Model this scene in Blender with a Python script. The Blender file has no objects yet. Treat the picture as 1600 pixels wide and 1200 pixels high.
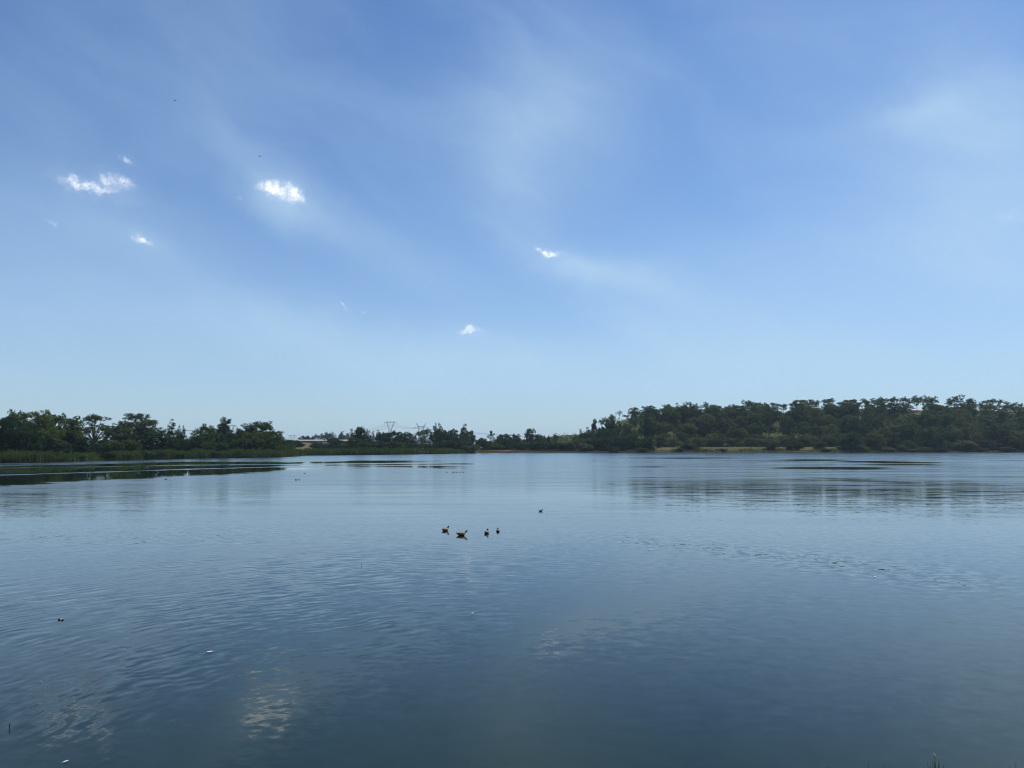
import bpy, bmesh, math, random
import numpy as np
from mathutils import Vector, Matrix

# ------------------------------------------------------------------ camera, sky, sun, exposure
sc = bpy.context.scene
COL = sc.collection
CAM_H = 5.0
FPX = 1200.0                         # focal length in pixels of the 1600 px wide photograph
PITCH = math.atan(94.0 / FPX)
R = math.radians

cam_d = bpy.data.cameras.new('camera')
cam_d.sensor_fit = 'HORIZONTAL'
cam_d.sensor_width = 36.0
cam_d.lens = 36.0 * FPX / 1600.0
cam_d.clip_start = 0.1
cam_d.clip_end = 30000.0
cam = bpy.data.objects.new('camera', cam_d)
cam.location = (0, 0, CAM_H)
cam.rotation_euler = (R(90) + PITCH, 0, 0)
COL.objects.link(cam)
sc.camera = cam

SUN_EL, SUN_AZ = R(60), R(52)        # azimuth measured from +Y (view direction) to the right
sc.view_settings.view_transform = 'Standard'
sc.view_settings.look = 'None'
sc.view_settings.gamma = 1.0
sc.view_settings.use_curve_mapping = False
sc.view_settings.exposure = 0.0
sc.cycles.use_denoising = True
sc.cycles.filter_width = 1.1
sc.cycles.max_bounces = 6
sc.cycles.diffuse_bounces = 3
sc.cycles.glossy_bounces = 3
sc.cycles.transmission_bounces = 4
sc.cycles.volume_bounces = 0
sc.cycles.use_adaptive_sampling = True
sc.cycles.adaptive_threshold = 0.008

sun_d = bpy.data.lights.new('sun', 'SUN')
sun_d.energy = 4.6
sun_d.angle = R(0.53)
sun_d.color = (1.0, 0.95, 0.88)
sun = bpy.data.objects.new('sun', sun_d)
to_sun = Vector((math.sin(SUN_AZ) * math.cos(SUN_EL), math.cos(SUN_AZ) * math.cos(SUN_EL), math.sin(SUN_EL)))
sun.rotation_euler = (-to_sun).to_track_quat('-Z', 'Y').to_euler()
sun.location = (0, 0, 200)
COL.objects.link(sun)


def pdir(px, py):
    """world direction through a pixel of the 1600x1200 photograph"""
    c = Vector((px - 800.0, FPX, 600.0 - py)).normalized()
    return Matrix.Rotation(PITCH, 3, 'X') @ c


def on_water(px, py, z=0.0):
    d = pdir(px, py)
    t = (z - CAM_H) / d.z
    return Vector((d.x * t, d.y * t, z))


def at(px, py, dist):
    """the point on a pixel's ray at forward distance dist"""
    d = pdir(px, py)
    t = dist / d.y
    return Vector((d.x * t, dist, CAM_H + d.z * t))


# ------------------------------------------------------------------ node helpers
class NG:
    def __init__(self, tree):
        self.t = tree
        self.n = tree.nodes
        self.l = tree.links

    def node(self, kind, **kw):
        nd = self.n.new(kind)
        for k, v in kw.items():
            setattr(nd, k, v)
        return nd

    def put(self, sock, v):
        if isinstance(v, bpy.types.NodeSocket):
            self.l.new(v, sock)
        elif v is not None:
            sock.default_value = v

    def math(self, op, a, b=None, c=None, clamp=False):
        nd = self.node('ShaderNodeMath', operation=op)
        nd.use_clamp = clamp
        self.put(nd.inputs[0], a)
        if b is not None: self.put(nd.inputs[1], b)
        if c is not None: self.put(nd.inputs[2], c)
        return nd.outputs[0]

    def vmath(self, op, a, b=None, scale=None):
        nd = self.node('ShaderNodeVectorMath', operation=op)
        self.put(nd.inputs[0], a)
        if b is not None: self.put(nd.inputs[1], b)
        if scale is not None: self.put(nd.inputs['Scale'], scale)
        return nd.outputs['Value'] if op in ('DOT_PRODUCT', 'LENGTH', 'DISTANCE') else nd.outputs['Vector']

    def noise(self, vec, scale, detail=4.0, rough=0.5, dim='3D', out=0, dist=0.0):
        nd = self.node('ShaderNodeTexNoise', noise_dimensions=dim)
        self.put(nd.inputs['Vector'], vec)
        self.put(nd.inputs['Scale'], scale)
        self.put(nd.inputs['Detail'], detail)
        self.put(nd.inputs['Roughness'], rough)
        self.put(nd.inputs['Distortion'], dist)
        return nd.outputs[out]

    def smooth(self, v, lo, hi, a=0.0, b=1.0):
        nd = self.node('ShaderNodeMapRange', interpolation_type='SMOOTHSTEP')
        self.put(nd.inputs['Value'], v)
        self.put(nd.inputs['From Min'], lo); self.put(nd.inputs['From Max'], hi)
        self.put(nd.inputs['To Min'], a); self.put(nd.inputs['To Max'], b)
        return nd.outputs[0]

    def mix(self, f, a, b, blend='MIX'):
        nd = self.node('ShaderNodeMix', data_type='RGBA', blend_type=blend)
        self.put(nd.inputs[0], f)
        self.put(nd.inputs[6], a if isinstance(a, bpy.types.NodeSocket) else (*a, 1.0))
        self.put(nd.inputs[7], b if isinstance(b, bpy.types.NodeSocket) else (*b, 1.0))
        return nd.outputs[2]

    def xyz(self, x=0.0, y=0.0, z=0.0):
        nd = self.node('ShaderNodeCombineXYZ')
        for i, v in enumerate((x, y, z)):
            self.put(nd.inputs[i], v)
        return nd.outputs[0]

    def sep(self, v):
        nd = self.node('ShaderNodeSeparateXYZ')
        self.put(nd.inputs[0], v)
        return nd.outputs


# ------------------------------------------------------------------ world: clear sky, thin veils, a few small clouds
SKY_STRENGTH = 0.1
world = bpy.data.worlds.new('World')
sc.world = world
world.use_nodes = True
g = NG(world.node_tree)
g.n.clear()
tc = g.node('ShaderNodeTexCoord')
DIRV = tc.outputs['Generated']
sky = g.node('ShaderNodeTexSky', sky_type='NISHITA')
sky.sun_disc = False
sky.sun_elevation = SUN_EL
sky.sun_rotation = SUN_AZ
sky.altitude = 1500.0
sky.air_density = 1.0
sky.dust_density = 1.0
sky.ozone_density = 6.0
skycol = sky.outputs[0]


def gauss(px, py, wpx, hpx, rot=0.0, vec=None, power=1.0):
    """a soft elliptical patch of sky round the direction of a pixel"""
    c = pdir(px, py)
    r = c.cross(Vector((0, 0, 1))).normalized()
    u = r.cross(c).normalized()
    rr = R(rot)
    a = (r * math.cos(rr) - u * math.sin(rr)) * (FPX / wpx)
    b = (r * math.sin(rr) + u * math.cos(rr)) * (FPX / hpx)
    v = vec or DIRV
    da = g.vmath('DOT_PRODUCT', v, tuple(a))
    db = g.vmath('DOT_PRODUCT', v, tuple(b))
    dc = g.math('MAXIMUM', g.vmath('DOT_PRODUCT', v, tuple(c)), 0.01)
    q = g.math('DIVIDE', g.math('ADD', g.math('MULTIPLY', da, da), g.math('MULTIPLY', db, db)), g.math('MULTIPLY', dc, dc))
    return g.math('EXPONENT', g.math('MULTIPLY', q, -power))


def total(lst):
    s = lst[0]
    for x in lst[1:]:
        s = g.math('ADD', s, x)
    return s


# direction bent by noise, so that edges are ragged
n_w = g.noise(DIRV, 38.0, 5.0, 0.6, out=1)
bent = g.vmath('ADD', DIRV, g.vmath('SCALE', g.vmath('SUBTRACT', n_w, (0.5, 0.5, 0.5)), scale=0.034))
n_f = g.noise(DIRV, 70.0, 8.0, 0.66)
n_w2 = g.noise(DIRV, 6.0, 4.0, 0.55, out=1)
bent_soft = g.vmath('ADD', DIRV, g.vmath('SCALE', g.vmath('SUBTRACT', n_w2, (0.5, 0.5, 0.5)), scale=0.10))

puffs = [
    (120, 289, 22, 6.5, 2, 0.74), (146, 293, 24, 4, 4, 0.62), (166, 286, 12, 5.5, 24, 0.7), (191, 288, 15, 6, 18, 0.74),
    (418, 295, 13, 8, 5, 0.85), (438, 301, 20, 11, 14, 0.95), (460, 303, 15, 8, 28, 0.8), (476, 312, 15, 6, 32, 0.42),
    (231, 376, 13, 5, 16, 0.85), (195, 252, 9, 3, 18, 0.6), (376, 311, 9, 3, 20, 0.34),
    (850, 395, 9, 3.5, 0, 0.8), (868, 397, 15, 4.2, 6, 0.85),
    (734, 517, 17, 4, 2, 0.95), (538, 477, 9, 2.2, 50, 0.5), (571, 486, 7, 3, 25, 0.42),
    (83, 348, 10, 4, 35, 0.32), (1582, 337, 16, 12, 10, 0.30),
]
puff = total([g.math('MULTIPLY', gauss(x, y, w, h, r, bent), k) for x, y, w, h, r, k in puffs])
puff = g.math('MULTIPLY', puff, g.math('MULTIPLY_ADD', n_f, 4.4, -1.1))
cloud = g.smooth(puff, 0.02, 2.2)

# wind-drawn fibres: noise stretched along one slanting direction across the sky
AX, BX = Vector((.88, .10, -.46)).normalized(), Vector((.46, .0, .88)).normalized()
CX = AX.cross(BX)
def fibre_coords(v, a, b, c):
    return g.xyz(g.vmath('DOT_PRODUCT', v, tuple(AX * a)), g.vmath('DOT_PRODUCT', v, tuple(BX * b)), g.vmath('DOT_PRODUCT', v, tuple(CX * c)))
FIB_OFF = (15.5, 3.3, 9.0)
fib = g.noise(g.vmath('ADD', fibre_coords(bent_soft, 1.7, 5.2, 2.0), FIB_OFF), 1.0, 5.0, 0.50, dist=0.35)
fib2 = g.noise(fibre_coords(bent_soft, 5.0, 22.0, 6.0), 1.0, 6.0, 0.6)
veils = [
    (150, 335, 170, 52, 10, 0.13), (455, 318, 60, 24, 24, 0.20), (560, 355, 190, 40, 28, 0.16), (250, 400, 120, 40, 22, 0.10),
    (905, 415, 62, 16, 22, 0.24), (985, 445, 130, 30, 22, 0.20), (870, 175, 120, 110, 20, 0.34), (800, 280, 70, 100, -15, 0.16), (1425, 178, 80, 18, -8, 0.14),
    (1545, 165, 130, 54, 12, 0.26), (1560, 345, 160, 100, 10, 0.30), (1250, 450, 340, 90, 8, 0.24), (370, 215, 130, 34, 34, 0.12),
    (700, 560, 330, 44, 10, 0.34), (1230, 565, 340, 52, 4, 0.32), (90, 440, 220, 110, 20, 0.14), (70, 170, 90, 60, 40, 0.06), (350, 540, 420, 60, 6, 0.14),
]
veil = total([g.math('MULTIPLY', gauss(x, y, w, h, r, bent_soft), k) for x, y, w, h, r, k in veils])
veil = g.math('MULTIPLY', veil, g.math('ADD', g.math('MULTIPLY', fib, 1.4), g.math('MULTIPLY_ADD', fib2, 0.8, 0.25)))
s = g.sep(DIRV)
streak = g.smooth(g.math('ADD', fib, g.math('MULTIPLY_ADD', fib2, 0.14, -0.07)), 0.38, 0.85, 0.0, 0.28)
veil = g.math('ADD', veil, streak)
veil = g.math('MINIMUM', veil, 0.7)

SKY_GAIN = (1.02, 1.23, 1.38)
tinted = g.mix(1.0, skycol, SKY_GAIN, 'MULTIPLY')
# pale ground haze towards the horizon, the same all round
hz = g.math('MULTIPLY', g.math('EXPONENT', g.math('DIVIDE', g.math('MAXIMUM', s[2], 0.0), -0.16)), 0.9)
tinted = g.mix(hz, tinted, (4.55, 5.95, 6.75))
c1 = g.mix(veil, tinted, (4.9, 6.95, 8.9))
halo = total([g.math('MULTIPLY', gauss(x + w * .5, y + h * .6, w * 2.0, h * 2.4, r + 8, bent), k * 0.08) for x, y, w, h, r, k in puffs if k > .55])
c1 = g.mix(g.math('MULTIPLY', halo, g.math('ADD', n_f, 0.3)), c1, (9.0, 10.2, 11.4))
c2 = g.mix(cloud, c1, (13.0, 13.3, 13.7))
bg = g.node('ShaderNodeBackground')
g.l.new(c2, bg.inputs['Color'])
bg.inputs['Strength'].default_value = SKY_STRENGTH
wo = g.node('ShaderNodeOutputWorld')
g.l.new(bg.outputs[0], wo.inputs['Surface'])

# ------------------------------------------------------------------ object helpers
rng = np.random.default_rng(11)
random.seed(5)


def tag(o, label=None, cat=None, group=None, kind=None):
    if label: o['label'] = label
    if cat: o['category'] = cat
    if group: o['group'] = group
    if kind: o['kind'] = kind
    return o


def link(name, data, parent=None, loc=None):
    o = bpy.data.objects.new(name, data)
    COL.objects.link(o)
    if parent is not None: o.parent = parent
    if loc is not None: o.location = loc
    return o


def mesh(name, v, f, mats=(), smooth=False, fmat=None):
    me = bpy.data.meshes.new(name)
    me.from_pydata([tuple(map(float, p)) for p in v], [], [tuple(map(int, q)) for q in f])
    for m in (mats if isinstance(mats, (list, tuple)) else (mats,)):
        me.materials.append(m)
    if fmat is not None:
        me.polygons.foreach_set('material_index', np.asarray(fmat, dtype=np.int32))
    if smooth:
        me.polygons.foreach_set('use_smooth', np.ones(len(me.polygons), dtype=bool))
    me.update()
    return me


def quads_mesh(name, V, nquad, mats=()):
    """fast mesh of separate quads; V is (4*nquad, 3)"""
    me = bpy.data.meshes.new(name)
    me.vertices.add(4 * nquad)
    me.vertices.foreach_set('co', np.asarray(V, dtype=np.float32).ravel())
    me.loops.add(4 * nquad)
    me.loops.foreach_set('vertex_index', np.arange(4 * nquad, dtype=np.int32))
    me.polygons.add(nquad)
    me.polygons.foreach_set('loop_start', np.arange(0, 4 * nquad, 4, dtype=np.int32))
    me.update(calc_edges=True)
    for m in (mats if isinstance(mats, (list, tuple)) else (mats,)):
        me.materials.append(m)
    return me


def grid_mesh(name, P, mats=(), attrs=None, smooth=True):
    """P is (rows, cols, 3)"""
    nr, nc = P.shape[:2]
    idx = np.arange(nr * nc).reshape(nr, nc)
    f = np.stack([idx[:-1, :-1], idx[:-1, 1:], idx[1:, 1:], idx[1:, :-1]], -1).reshape(-1, 4)
    me = bpy.data.meshes.new(name)
    me.vertices.add(nr * nc)
    me.vertices.foreach_set('co', P.astype(np.float32).ravel())
    me.loops.add(f.size)
    me.loops.foreach_set('vertex_index', f.astype(np.int32).ravel())
    me.polygons.add(len(f))
    me.polygons.foreach_set('loop_start', np.arange(0, f.size, 4, dtype=np.int32))
    me.update(calc_edges=True)
    if smooth:
        me.polygons.foreach_set('use_smooth', np.ones(len(f), dtype=bool))
    for k, a in (attrs or {}).items():
        at_ = me.attributes.new(k, 'FLOAT', 'POINT')
        at_.data.foreach_set('value', a.astype(np.float32).ravel())
    for m in (mats if isinstance(mats, (list, tuple)) else (mats,)):
        me.materials.append(m)
    return me


class MB:
    """collects tubes, bars and boxes into one mesh"""
    def __init__(self):
        self.v, self.f = [], []

    def tube(self, pts, rads, n=6, cap=True):
        pts = [Vector(p) for p in pts]
        b0 = len(self.v)
        for i, p in enumerate(pts):
            d = (pts[min(i + 1, len(pts) - 1)] - pts[max(i - 1, 0)]).normalized()
            a = d.orthogonal().normalized() if i == 0 else (a - d * a.dot(d)).normalized()
            b = d.cross(a)
            for k in range(n):
                t = 2 * math.pi * k / n
                self.v.append(p + (a * math.cos(t) + b * math.sin(t)) * rads[i])
        for i in range(len(pts) - 1):
            for k in range(n):
                k2 = (k + 1) % n
                self.f.append((b0 + i * n + k, b0 + i * n + k2, b0 + (i + 1) * n + k2, b0 + (i + 1) * n + k))
        if cap:
            self.f.append(tuple(b0 + k for k in reversed(range(n))))
            self.f.append(tuple(b0 + (len(pts) - 1) * n + k for k in range(n)))
        return self

    def bar(self, a, b, r):
        return self.tube([a, b], [r, r], 4)

    def box(self, lo, hi):
        b0 = len(self.v)
        for z in (lo[2], hi[2]):
            for x, y in ((lo[0], lo[1]), (hi[0], lo[1]), (hi[0], hi[1]), (lo[0], hi[1])):
                self.v.append(Vector((x, y, z)))
        for q in ((3, 2, 1, 0), (4, 5, 6, 7), (0, 1, 5, 4), (1, 2, 6, 5), (2, 3, 7, 6), (3, 0, 4, 7)):
            self.f.append(tuple(b0 + i for i in q))
        return self

    def prism(self, P, Q):
        """hexahedron from two quads"""
        b0 = len(self.v)
        self.v += [Vector(p) for p in P] + [Vector(p) for p in Q]
        for q in ((3, 2, 1, 0), (4, 5, 6, 7), (0, 1, 5, 4), (1, 2, 6, 5), (2, 3, 7, 6), (3, 0, 4, 7)):
            self.f.append(tuple(b0 + i for i in q))
        return self

    def build(self, name, mat, parent=None, loc=None, smooth=False):
        return link(name, mesh(name, self.v, self.f, mat, smooth), parent, loc)


_lat = np.random.default_rng(77).random((256, 256))


def vnoise(x, y, octaves=4, rough=0.5):
    x = np.asarray(x, float); y = np.asarray(y, float)
    out = np.zeros(np.broadcast(x, y).shape); amp = 1.0; tot = 0.0
    for o in range(octaves):
        xi = np.floor(x).astype(int); yi = np.floor(y).astype(int)
        fx = x - xi; fy = y - yi
        fx = fx * fx * (3 - 2 * fx); fy = fy * fy * (3 - 2 * fy)
        a = _lat[xi % 256, yi % 256]; b = _lat[(xi + 1) % 256, yi % 256]
        c = _lat[xi % 256, (yi + 1) % 256]; d = _lat[(xi + 1) % 256, (yi + 1) % 256]
        out += amp * ((a * (1 - fx) + b * fx) * (1 - fy) + (c * (1 - fx) + d * fx) * fy)
        tot += amp; amp *= rough
        x = x * 2.03 + 17.3; y = y * 2.03 + 41.7
    return out / tot


def sstep(x, a, b):
    t = np.clip((np.asarray(x, float) - a) / (b - a), 0, 1)
    return t * t * (3 - 2 * t)


# ------------------------------------------------------------------ materials
def new_mat(name):
    m = bpy.data.materials.new(name)
    m.use_nodes = True
    ng = NG(m.node_tree)
    ng.n.clear()
    out = ng.node('ShaderNodeOutputMaterial')
    return m, ng, out


def plain(name, col, rough=0.7, var=0.25, scale=3.0, metal=0.0, spec=0.5):
    m, ng, out = new_mat(name)
    p = ng.node('ShaderNodeBsdfPrincipled')
    t = ng.node('ShaderNodeTexCoord')
    n = ng.noise(t.outputs['Object'], scale, 4.0, 0.6)
    f = ng.math('MULTIPLY_ADD', n, 2 * var, 1 - var)
    c = ng.vmath('SCALE', tuple(col), scale=f)
    ng.l.new(c, p.inputs['Base Color'])
    p.inputs['Roughness'].default_value = rough
    p.inputs['Metallic'].default_value = metal
    p.inputs['Specular IOR Level'].default_value = spec
    ng.l.new(p.outputs[0], out.inputs['Surface'])
    return m


def leaf_mat(name, cols, trans=0.35, scale=5.0):
    """foliage: a colour picked per plant from cols, mottled, part of the light passing through"""
    m, ng, out = new_mat(name)
    oi = ng.node('ShaderNodeObjectInfo')
    t = ng.node('ShaderNodeTexCoord')
    ramp = ng.node('ShaderNodeValToRGB')
    el = ramp.color_ramp.elements
    while len(el) < len(cols): el.new(0.5)
    for i, c in enumerate(cols):
        el[i].position = i / max(1, len(cols) - 1)
        el[i].color = (*c, 1)
    ng.l.new(oi.outputs['Random'], ramp.inputs[0])
    n = ng.noise(t.outputs['Object'], scale, 3.0, 0.6)
    f = ng.math('MULTIPLY_ADD', n, 1.3, 0.35)
    c = ng.vmath('SCALE', ramp.outputs[0], scale=f)
    d = ng.node('ShaderNodeBsdfPrincipled')
    ng.l.new(c, d.inputs['Base Color'])
    d.inputs['Roughness'].default_value = 0.55
    d.inputs['Specular IOR Level'].default_value = 0.08
    tr = ng.node('ShaderNodeBsdfTranslucent')
    warm = ng.mix(1.0, c, (1.15, 1.25, 0.6), 'MULTIPLY')
    ng.l.new(warm, tr.inputs['Color'])
    mx = ng.node('ShaderNodeMixShader')
    mx.inputs[0].default_value = trans
    ng.l.new(d.outputs[0], mx.inputs[1]); ng.l.new(tr.outputs[0], mx.inputs[2])
    ng.l.new(mx.outputs[0], out.inputs['Surface'])
    return m


M = {}
M['dark'] = leaf_mat('dark_foliage', [(0.020, 0.045, 0.018), (0.030, 0.062, 0.022), (0.025, 0.055, 0.027)])
M['mid'] = leaf_mat('green_foliage', [(0.042, 0.080, 0.022), (0.057, 0.087, 0.025), (0.037, 0.075, 0.027)])
M['olive'] = leaf_mat('olive_foliage', [(0.082, 0.102, 0.032), (0.072, 0.100, 0.027), (0.100, 0.102, 0.034)])
M['hill'] = leaf_mat('hillside_foliage', [(0.023, 0.048, 0.025), (0.068, 0.097, 0.034), (0.029, 0.059, 0.023), (0.104, 0.113, 0.043), (0.039, 0.072, 0.034), (0.018, 0.041, 0.023)])
M['grey'] = leaf_mat('grey_green_foliage', [(0.070, 0.092, 0.052), (0.084, 0.097, 0.054), (0.065, 0.087, 0.050)])
M['rust'] = leaf_mat('rusty_foliage', [(0.124, 0.097, 0.037), (0.106, 0.094, 0.037)])
M['reed'] = leaf_mat('reed_leaves', [(.060, .095, .028), (.074, .102, .034)], 0.3, 0.12)
M['reed_dry'] = leaf_mat('dry_reed_leaves', [(.150, .130, .070), (.120, .110, .055)], 0.3, 0.12)
M['under'] = leaf_mat('undergrowth_leaves', [(.040, .060, .022), (.058, .072, .028)], 0.3, 0.09)
M['grass'] = leaf_mat('bank_grass', [(.060, .080, .026), (.080, .090, .034)], 0.35, 1.0)
M['bark'] = plain('bark', (.085, .068, .052), 0.9, 0.4, 9)
M['palebark'] = plain('pale_bark', (.26, .23, .19), 0.85, 0.4, 9)
M['steel'] = plain('galvanised_steel', (.36, .38, .39), 0.5, 0.15, 0.6, 0.4)
M['wire'] = plain('aluminium_wire', (.24, .25, .27), 0.5, 0.1, 0.2, 0.5)
M['glass'] = plain('glazed_insulator', (.16, .14, .13), 0.3, 0.2, 2)
M['concrete'] = plain('pale_concrete', (.46, .43, .38), 0.85, 0.18, 0.25)
M['concrete_dark'] = plain('weathered_concrete', (.26, .25, .23), 0.9, 0.25, 0.3)
M['feather_dark'] = plain('dark_plumage', (.022, .018, .016), 0.65, 0.4, 30)
M['feather_brown'] = plain('brown_plumage', (.105, .075, .048), 0.75, 0.45, 40)
M['feather_buff'] = plain('buff_plumage', (.24, .17, .11), 0.8, 0.25, 40)
M['bill'] = plain('bill_horn', (.20, .13, .08), 0.4, 0.2, 30)
M['white'] = plain('white_feather', (.78, .78, .76), 0.7, 0.08, 20)
M['coot'] = plain('coot_plumage', (.007, .007, .008), 0.6, 0.3, 30)
M['stick'] = plain('wet_wood', (.020, .016, .013), 0.6, 0.3, 20)
M['straw'] = plain('straw', (.42, .35, .20), 0.8, 0.25, 20)
M['soil'] = plain('dark_mud', (.045, .036, .028), 0.9, 0.4, 1.0)


# ------------------------------------------------------------------ the lake outline
shore_px = [(-70, 726.5), (0, 723), (40, 722.5), (70, 722), (120, 721), (160, 719.6), (210, 718.6), (250, 717.4), (290, 716.6), (360, 715.4),
            (440, 714.2), (456, 713.2), (482, 711.6), (560, 710.7), (620, 710.1), (700, 708.9), (750, 708.0), (800, 707.4),
            (900, 707.2), (1000, 707.2), (1150, 707.0), (1300, 706.8), (1450, 706.4), (1600, 706.2), (1750, 706.0)]
SX = np.array([p[0] for p in shore_px], float)
SD = np.array([on_water(*p).y for p in shore_px])


def shore_dist(px):
    return np.interp(px, SX, SD)


lake = [(-172, 150), (-186, 80), (-150, 26), (-70, 9), (-20, 7.8), (20, 7.6), (70, 9), (170, 22), (340, 70), (450, 190), (480, 330), (455, 440)]
lake = [tuple(on_water(*p).xy) for p in shore_px][::-1] + lake
LK = np.array(lake)


def lake_sdf(x, y):
    """distance to the shore line, negative inside the lake"""
    x = np.asarray(x, float); y = np.asarray(y, float)
    d2 = np.full(x.shape, 1e18); inside = np.zeros(x.shape, bool)
    n = len(LK)
    for i in range(n):
        ax, ay = LK[i]; bx, by = LK[(i + 1) % n]
        ex, ey = bx - ax, by - ay
        t = np.clip(((x - ax) * ex + (y - ay) * ey) / (ex * ex + ey * ey), 0, 1)
        dx = x - ax - t * ex; dy = y - ay - t * ey
        d2 = np.minimum(d2, dx * dx + dy * dy)
        cr = ((ay > y) != (by > y))
        with np.errstate(divide='ignore', invalid='ignore'):
            xi = ax + (y - ay) * ex / np.where(ey == 0, 1e-9, ey)
        inside ^= cr & (x < xi)
    d = np.sqrt(d2)
    return np.where(inside, -d, d)


def px_of(x, y):
    return 800.0 + FPX * np.asarray(x, float) / np.maximum(np.asarray(y, float), 1.0) / 0.997


# wooded hill: crest height by bearing
HX = np.array([790, 840, 862, 885, 905, 930, 950, 965, 985, 1010, 1050, 1115, 1230, 1330, 1400, 1450, 1550, 1620, 1750, 1950, 2300], float)
HYp = np.array([694, 691.5, 687, 684.0, 682.5, 679, 672, 660, 654, 651, 648.5, 647, 645.5, 643.5, 642, 641.5, 642.5, 643, 646, 660, 690], float)
HILL_D = 600.0
HZ = CAM_H + (694.0 - HYp) / FPX * HILL_D
ROAD_D = 800.0


def height(x, y):
    x = np.asarray(x, float); y = np.asarray(y, float)
    d = lake_sdf(x, y)
    near = sstep(40 - y, 0, 25)
    far_h = 0.35 * sstep(d, 0, 1.5) + 0.9 * sstep(d, 2, 14) + 1.6 * sstep(d, 20, 120) + 2.0 * sstep(d, 150, 900)
    near_h = 3.4 * sstep(d, 0.2, 4.4) + 0.5 * sstep(d, 5, 40)
    h = far_h * (1 - near) + near_h * near
    p = px_of(x, y)
    front = y > 60
    dsh = shore_dist(np.clip(p, -70, 1750))
    hz = np.interp(p, HX, HZ, left=0, right=0)
    s = np.clip((y - dsh - 22) / (HILL_D - dsh - 22), 0, 1.0)
    prof = 0.25 * s + 0.75 * s * s * (3 - 2 * s)
    fall = 1 - 0.75 * sstep(y, 700, 1200)
    hill = np.where(front, np.maximum(hz - 2.5, 0) * prof * fall, 0)
    h = h + hill * sstep(d, 10, 30)
    # low earth ledge along the right shore
    tr = np.where(front, sstep(p, 1015, 1035) * (1 - sstep(p, 1318, 1340)), 0)
    h = h + tr * (0.5 * sstep(d, 1, 5) + 1.35 * sstep(d, 8.5, 10.0)) * (1 - sstep(d, 24, 40))
    # road embankment
    emb = np.where(front, sstep(28 - np.abs(y - ROAD_D), 0, 22), 0) * sstep(p, 380, 440) * (1 - sstep(p, 556, 585)) * 4.6
    emb2 = np.where(front, sstep(28 - np.abs(y - ROAD_D), 0, 22), 0) * sstep(p, 742, 756) * (1 - sstep(p, 900, 960)) * 4.0
    h = h + emb + emb2
    # green rise behind the centre reeds and left lawn
    h = h + np.where(front, 1.6 * np.exp(-((p - 485) / 30) ** 2) * sstep(d, 12, 50) * (1 - sstep(d, 120, 260)), 0)
    bump = (vnoise(x / 30.0, y / 30.0, 3) - 0.5) * 1.2 * sstep(d, 3, 30) * (1 - near)
    h = h + bump
    lakebed = -1.6 * sstep(-d, 0, 4) - 1.0 * sstep(-d, 4, 30)
    return np.where(d < 0, lakebed, h)


def ground_z(x, y):
    return float(height(np.array([x]), np.array([y]))[0])


# ------------------------------------------------------------------ ground sheet
def build_ground():
    az_in = np.linspace(R(-42), R(42), 520)
    az_out = np.linspace(R(42), R(318), 120)[1:-1]
    az = np.concatenate([az_in, az_out, [az_in[0] + 2 * math.pi]])
    rad = np.concatenate([[0.01, 1, 2], np.arange(2.5, 14, 0.5), np.geomspace(14.5, 170, 40), np.arange(175, 700, 2.0), np.geomspace(705, 5000, 50)])
    A, RR = np.meshgrid(az, rad)
    X = np.sin(A) * RR; Y = np.cos(A) * RR
    Z = height(X, Y)
    P = np.stack([X, Y, Z], -1)
    m, ng, out = new_mat('ground_earth_and_grass')
    geo = ng.node('ShaderNodeNewGeometry')
    pos = geo.outputs['Position']
    p = ng.node('ShaderNodeBsdfPrincipled')
    n1 = ng.noise(pos, 0.05, 5, 0.6)
    n2 = ng.noise(pos, 0.6, 4, 0.6)
    n3 = ng.noise(pos, 0.017, 4, 0.55)
    green = ng.mix(n2, (.036, .056, .016), (.086, .096, .030))
    dry = ng.mix(n2, (.082, .070, .038), (.150, .122, .066))
    earth = ng.mix(n2, (.120, .082, .052), (.200, .140, .090))
    at_s = ng.node('ShaderNodeAttribute', attribute_name='bare'); at_d = ng.node('ShaderNodeAttribute', attribute_name='dry')
    c = ng.mix(ng.smooth(ng.math('ADD', n1, ng.math('MULTIPLY_ADD', at_d.outputs['Fac'], 0.9, -0.45)), 0.42, 0.62), green, dry)
    c = ng.mix(ng.smooth(ng.math('ADD', ng.math('MULTIPLY', n1, 0.5), at_s.outputs['Fac']), 0.55, 0.8), c, earth)
    mud = ng.smooth(ng.sep(pos)[2], 0.45, 0.1)
    c = ng.mix(mud, c, (.035, .028, .020))
    ng.l.new(c, p.inputs['Base Color'])
    p.inputs['Roughness'].default_value = 0.95
    p.inputs['Specular IOR Level'].default_value = 0.1
    ng.l.new(p.outputs[0], out.inputs['Surface'])
    PX = px_of(X, Y); D = lake_sdf(X, Y)
    front = Y > 60
    bare = np.where(front, sstep(PX, 742, 756) * (1 - sstep(PX, 835, 860)) * (1 - sstep(D, 14, 24)) * 0.8, 0)
    bare += np.where(front, np.exp(-((PX - 988) / 26) ** 2) * sstep(Y, 545, 575) * 0.45, 0)
    bare += np.where(front, np.exp(-((PX - 1236) / 12) ** 2) * sstep(Y, 560, 585) * 0.8, 0)
    bare += np.where(front, np.exp(-((PX - 1432) / 22) ** 2) * sstep(Y, 578, 592) * 0.8, 0)
    bare += np.where(front, np.exp(-((PX - 708) / 10) ** 2) * np.exp(-((D - 20) / 10) ** 2) * 0.6, 0)
    dry = np.where(front, np.where(PX > 940, np.where(D < 12, 0.50, 0.3), 0.45), 0.3)
    dry = np.where(front & (PX > 445) & (PX < 560), 0.75, dry)
    dry = np.where(front & (PX < 330), 0.12, dry)
    dry = np.where(front & (PX > 840) & (PX < 935), 0.1, dry)
    me = grid_mesh('ground', P, m, {'bare': bare, 'dry': dry})
    tag(link('ground', me), kind='structure')


build_ground()


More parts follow.
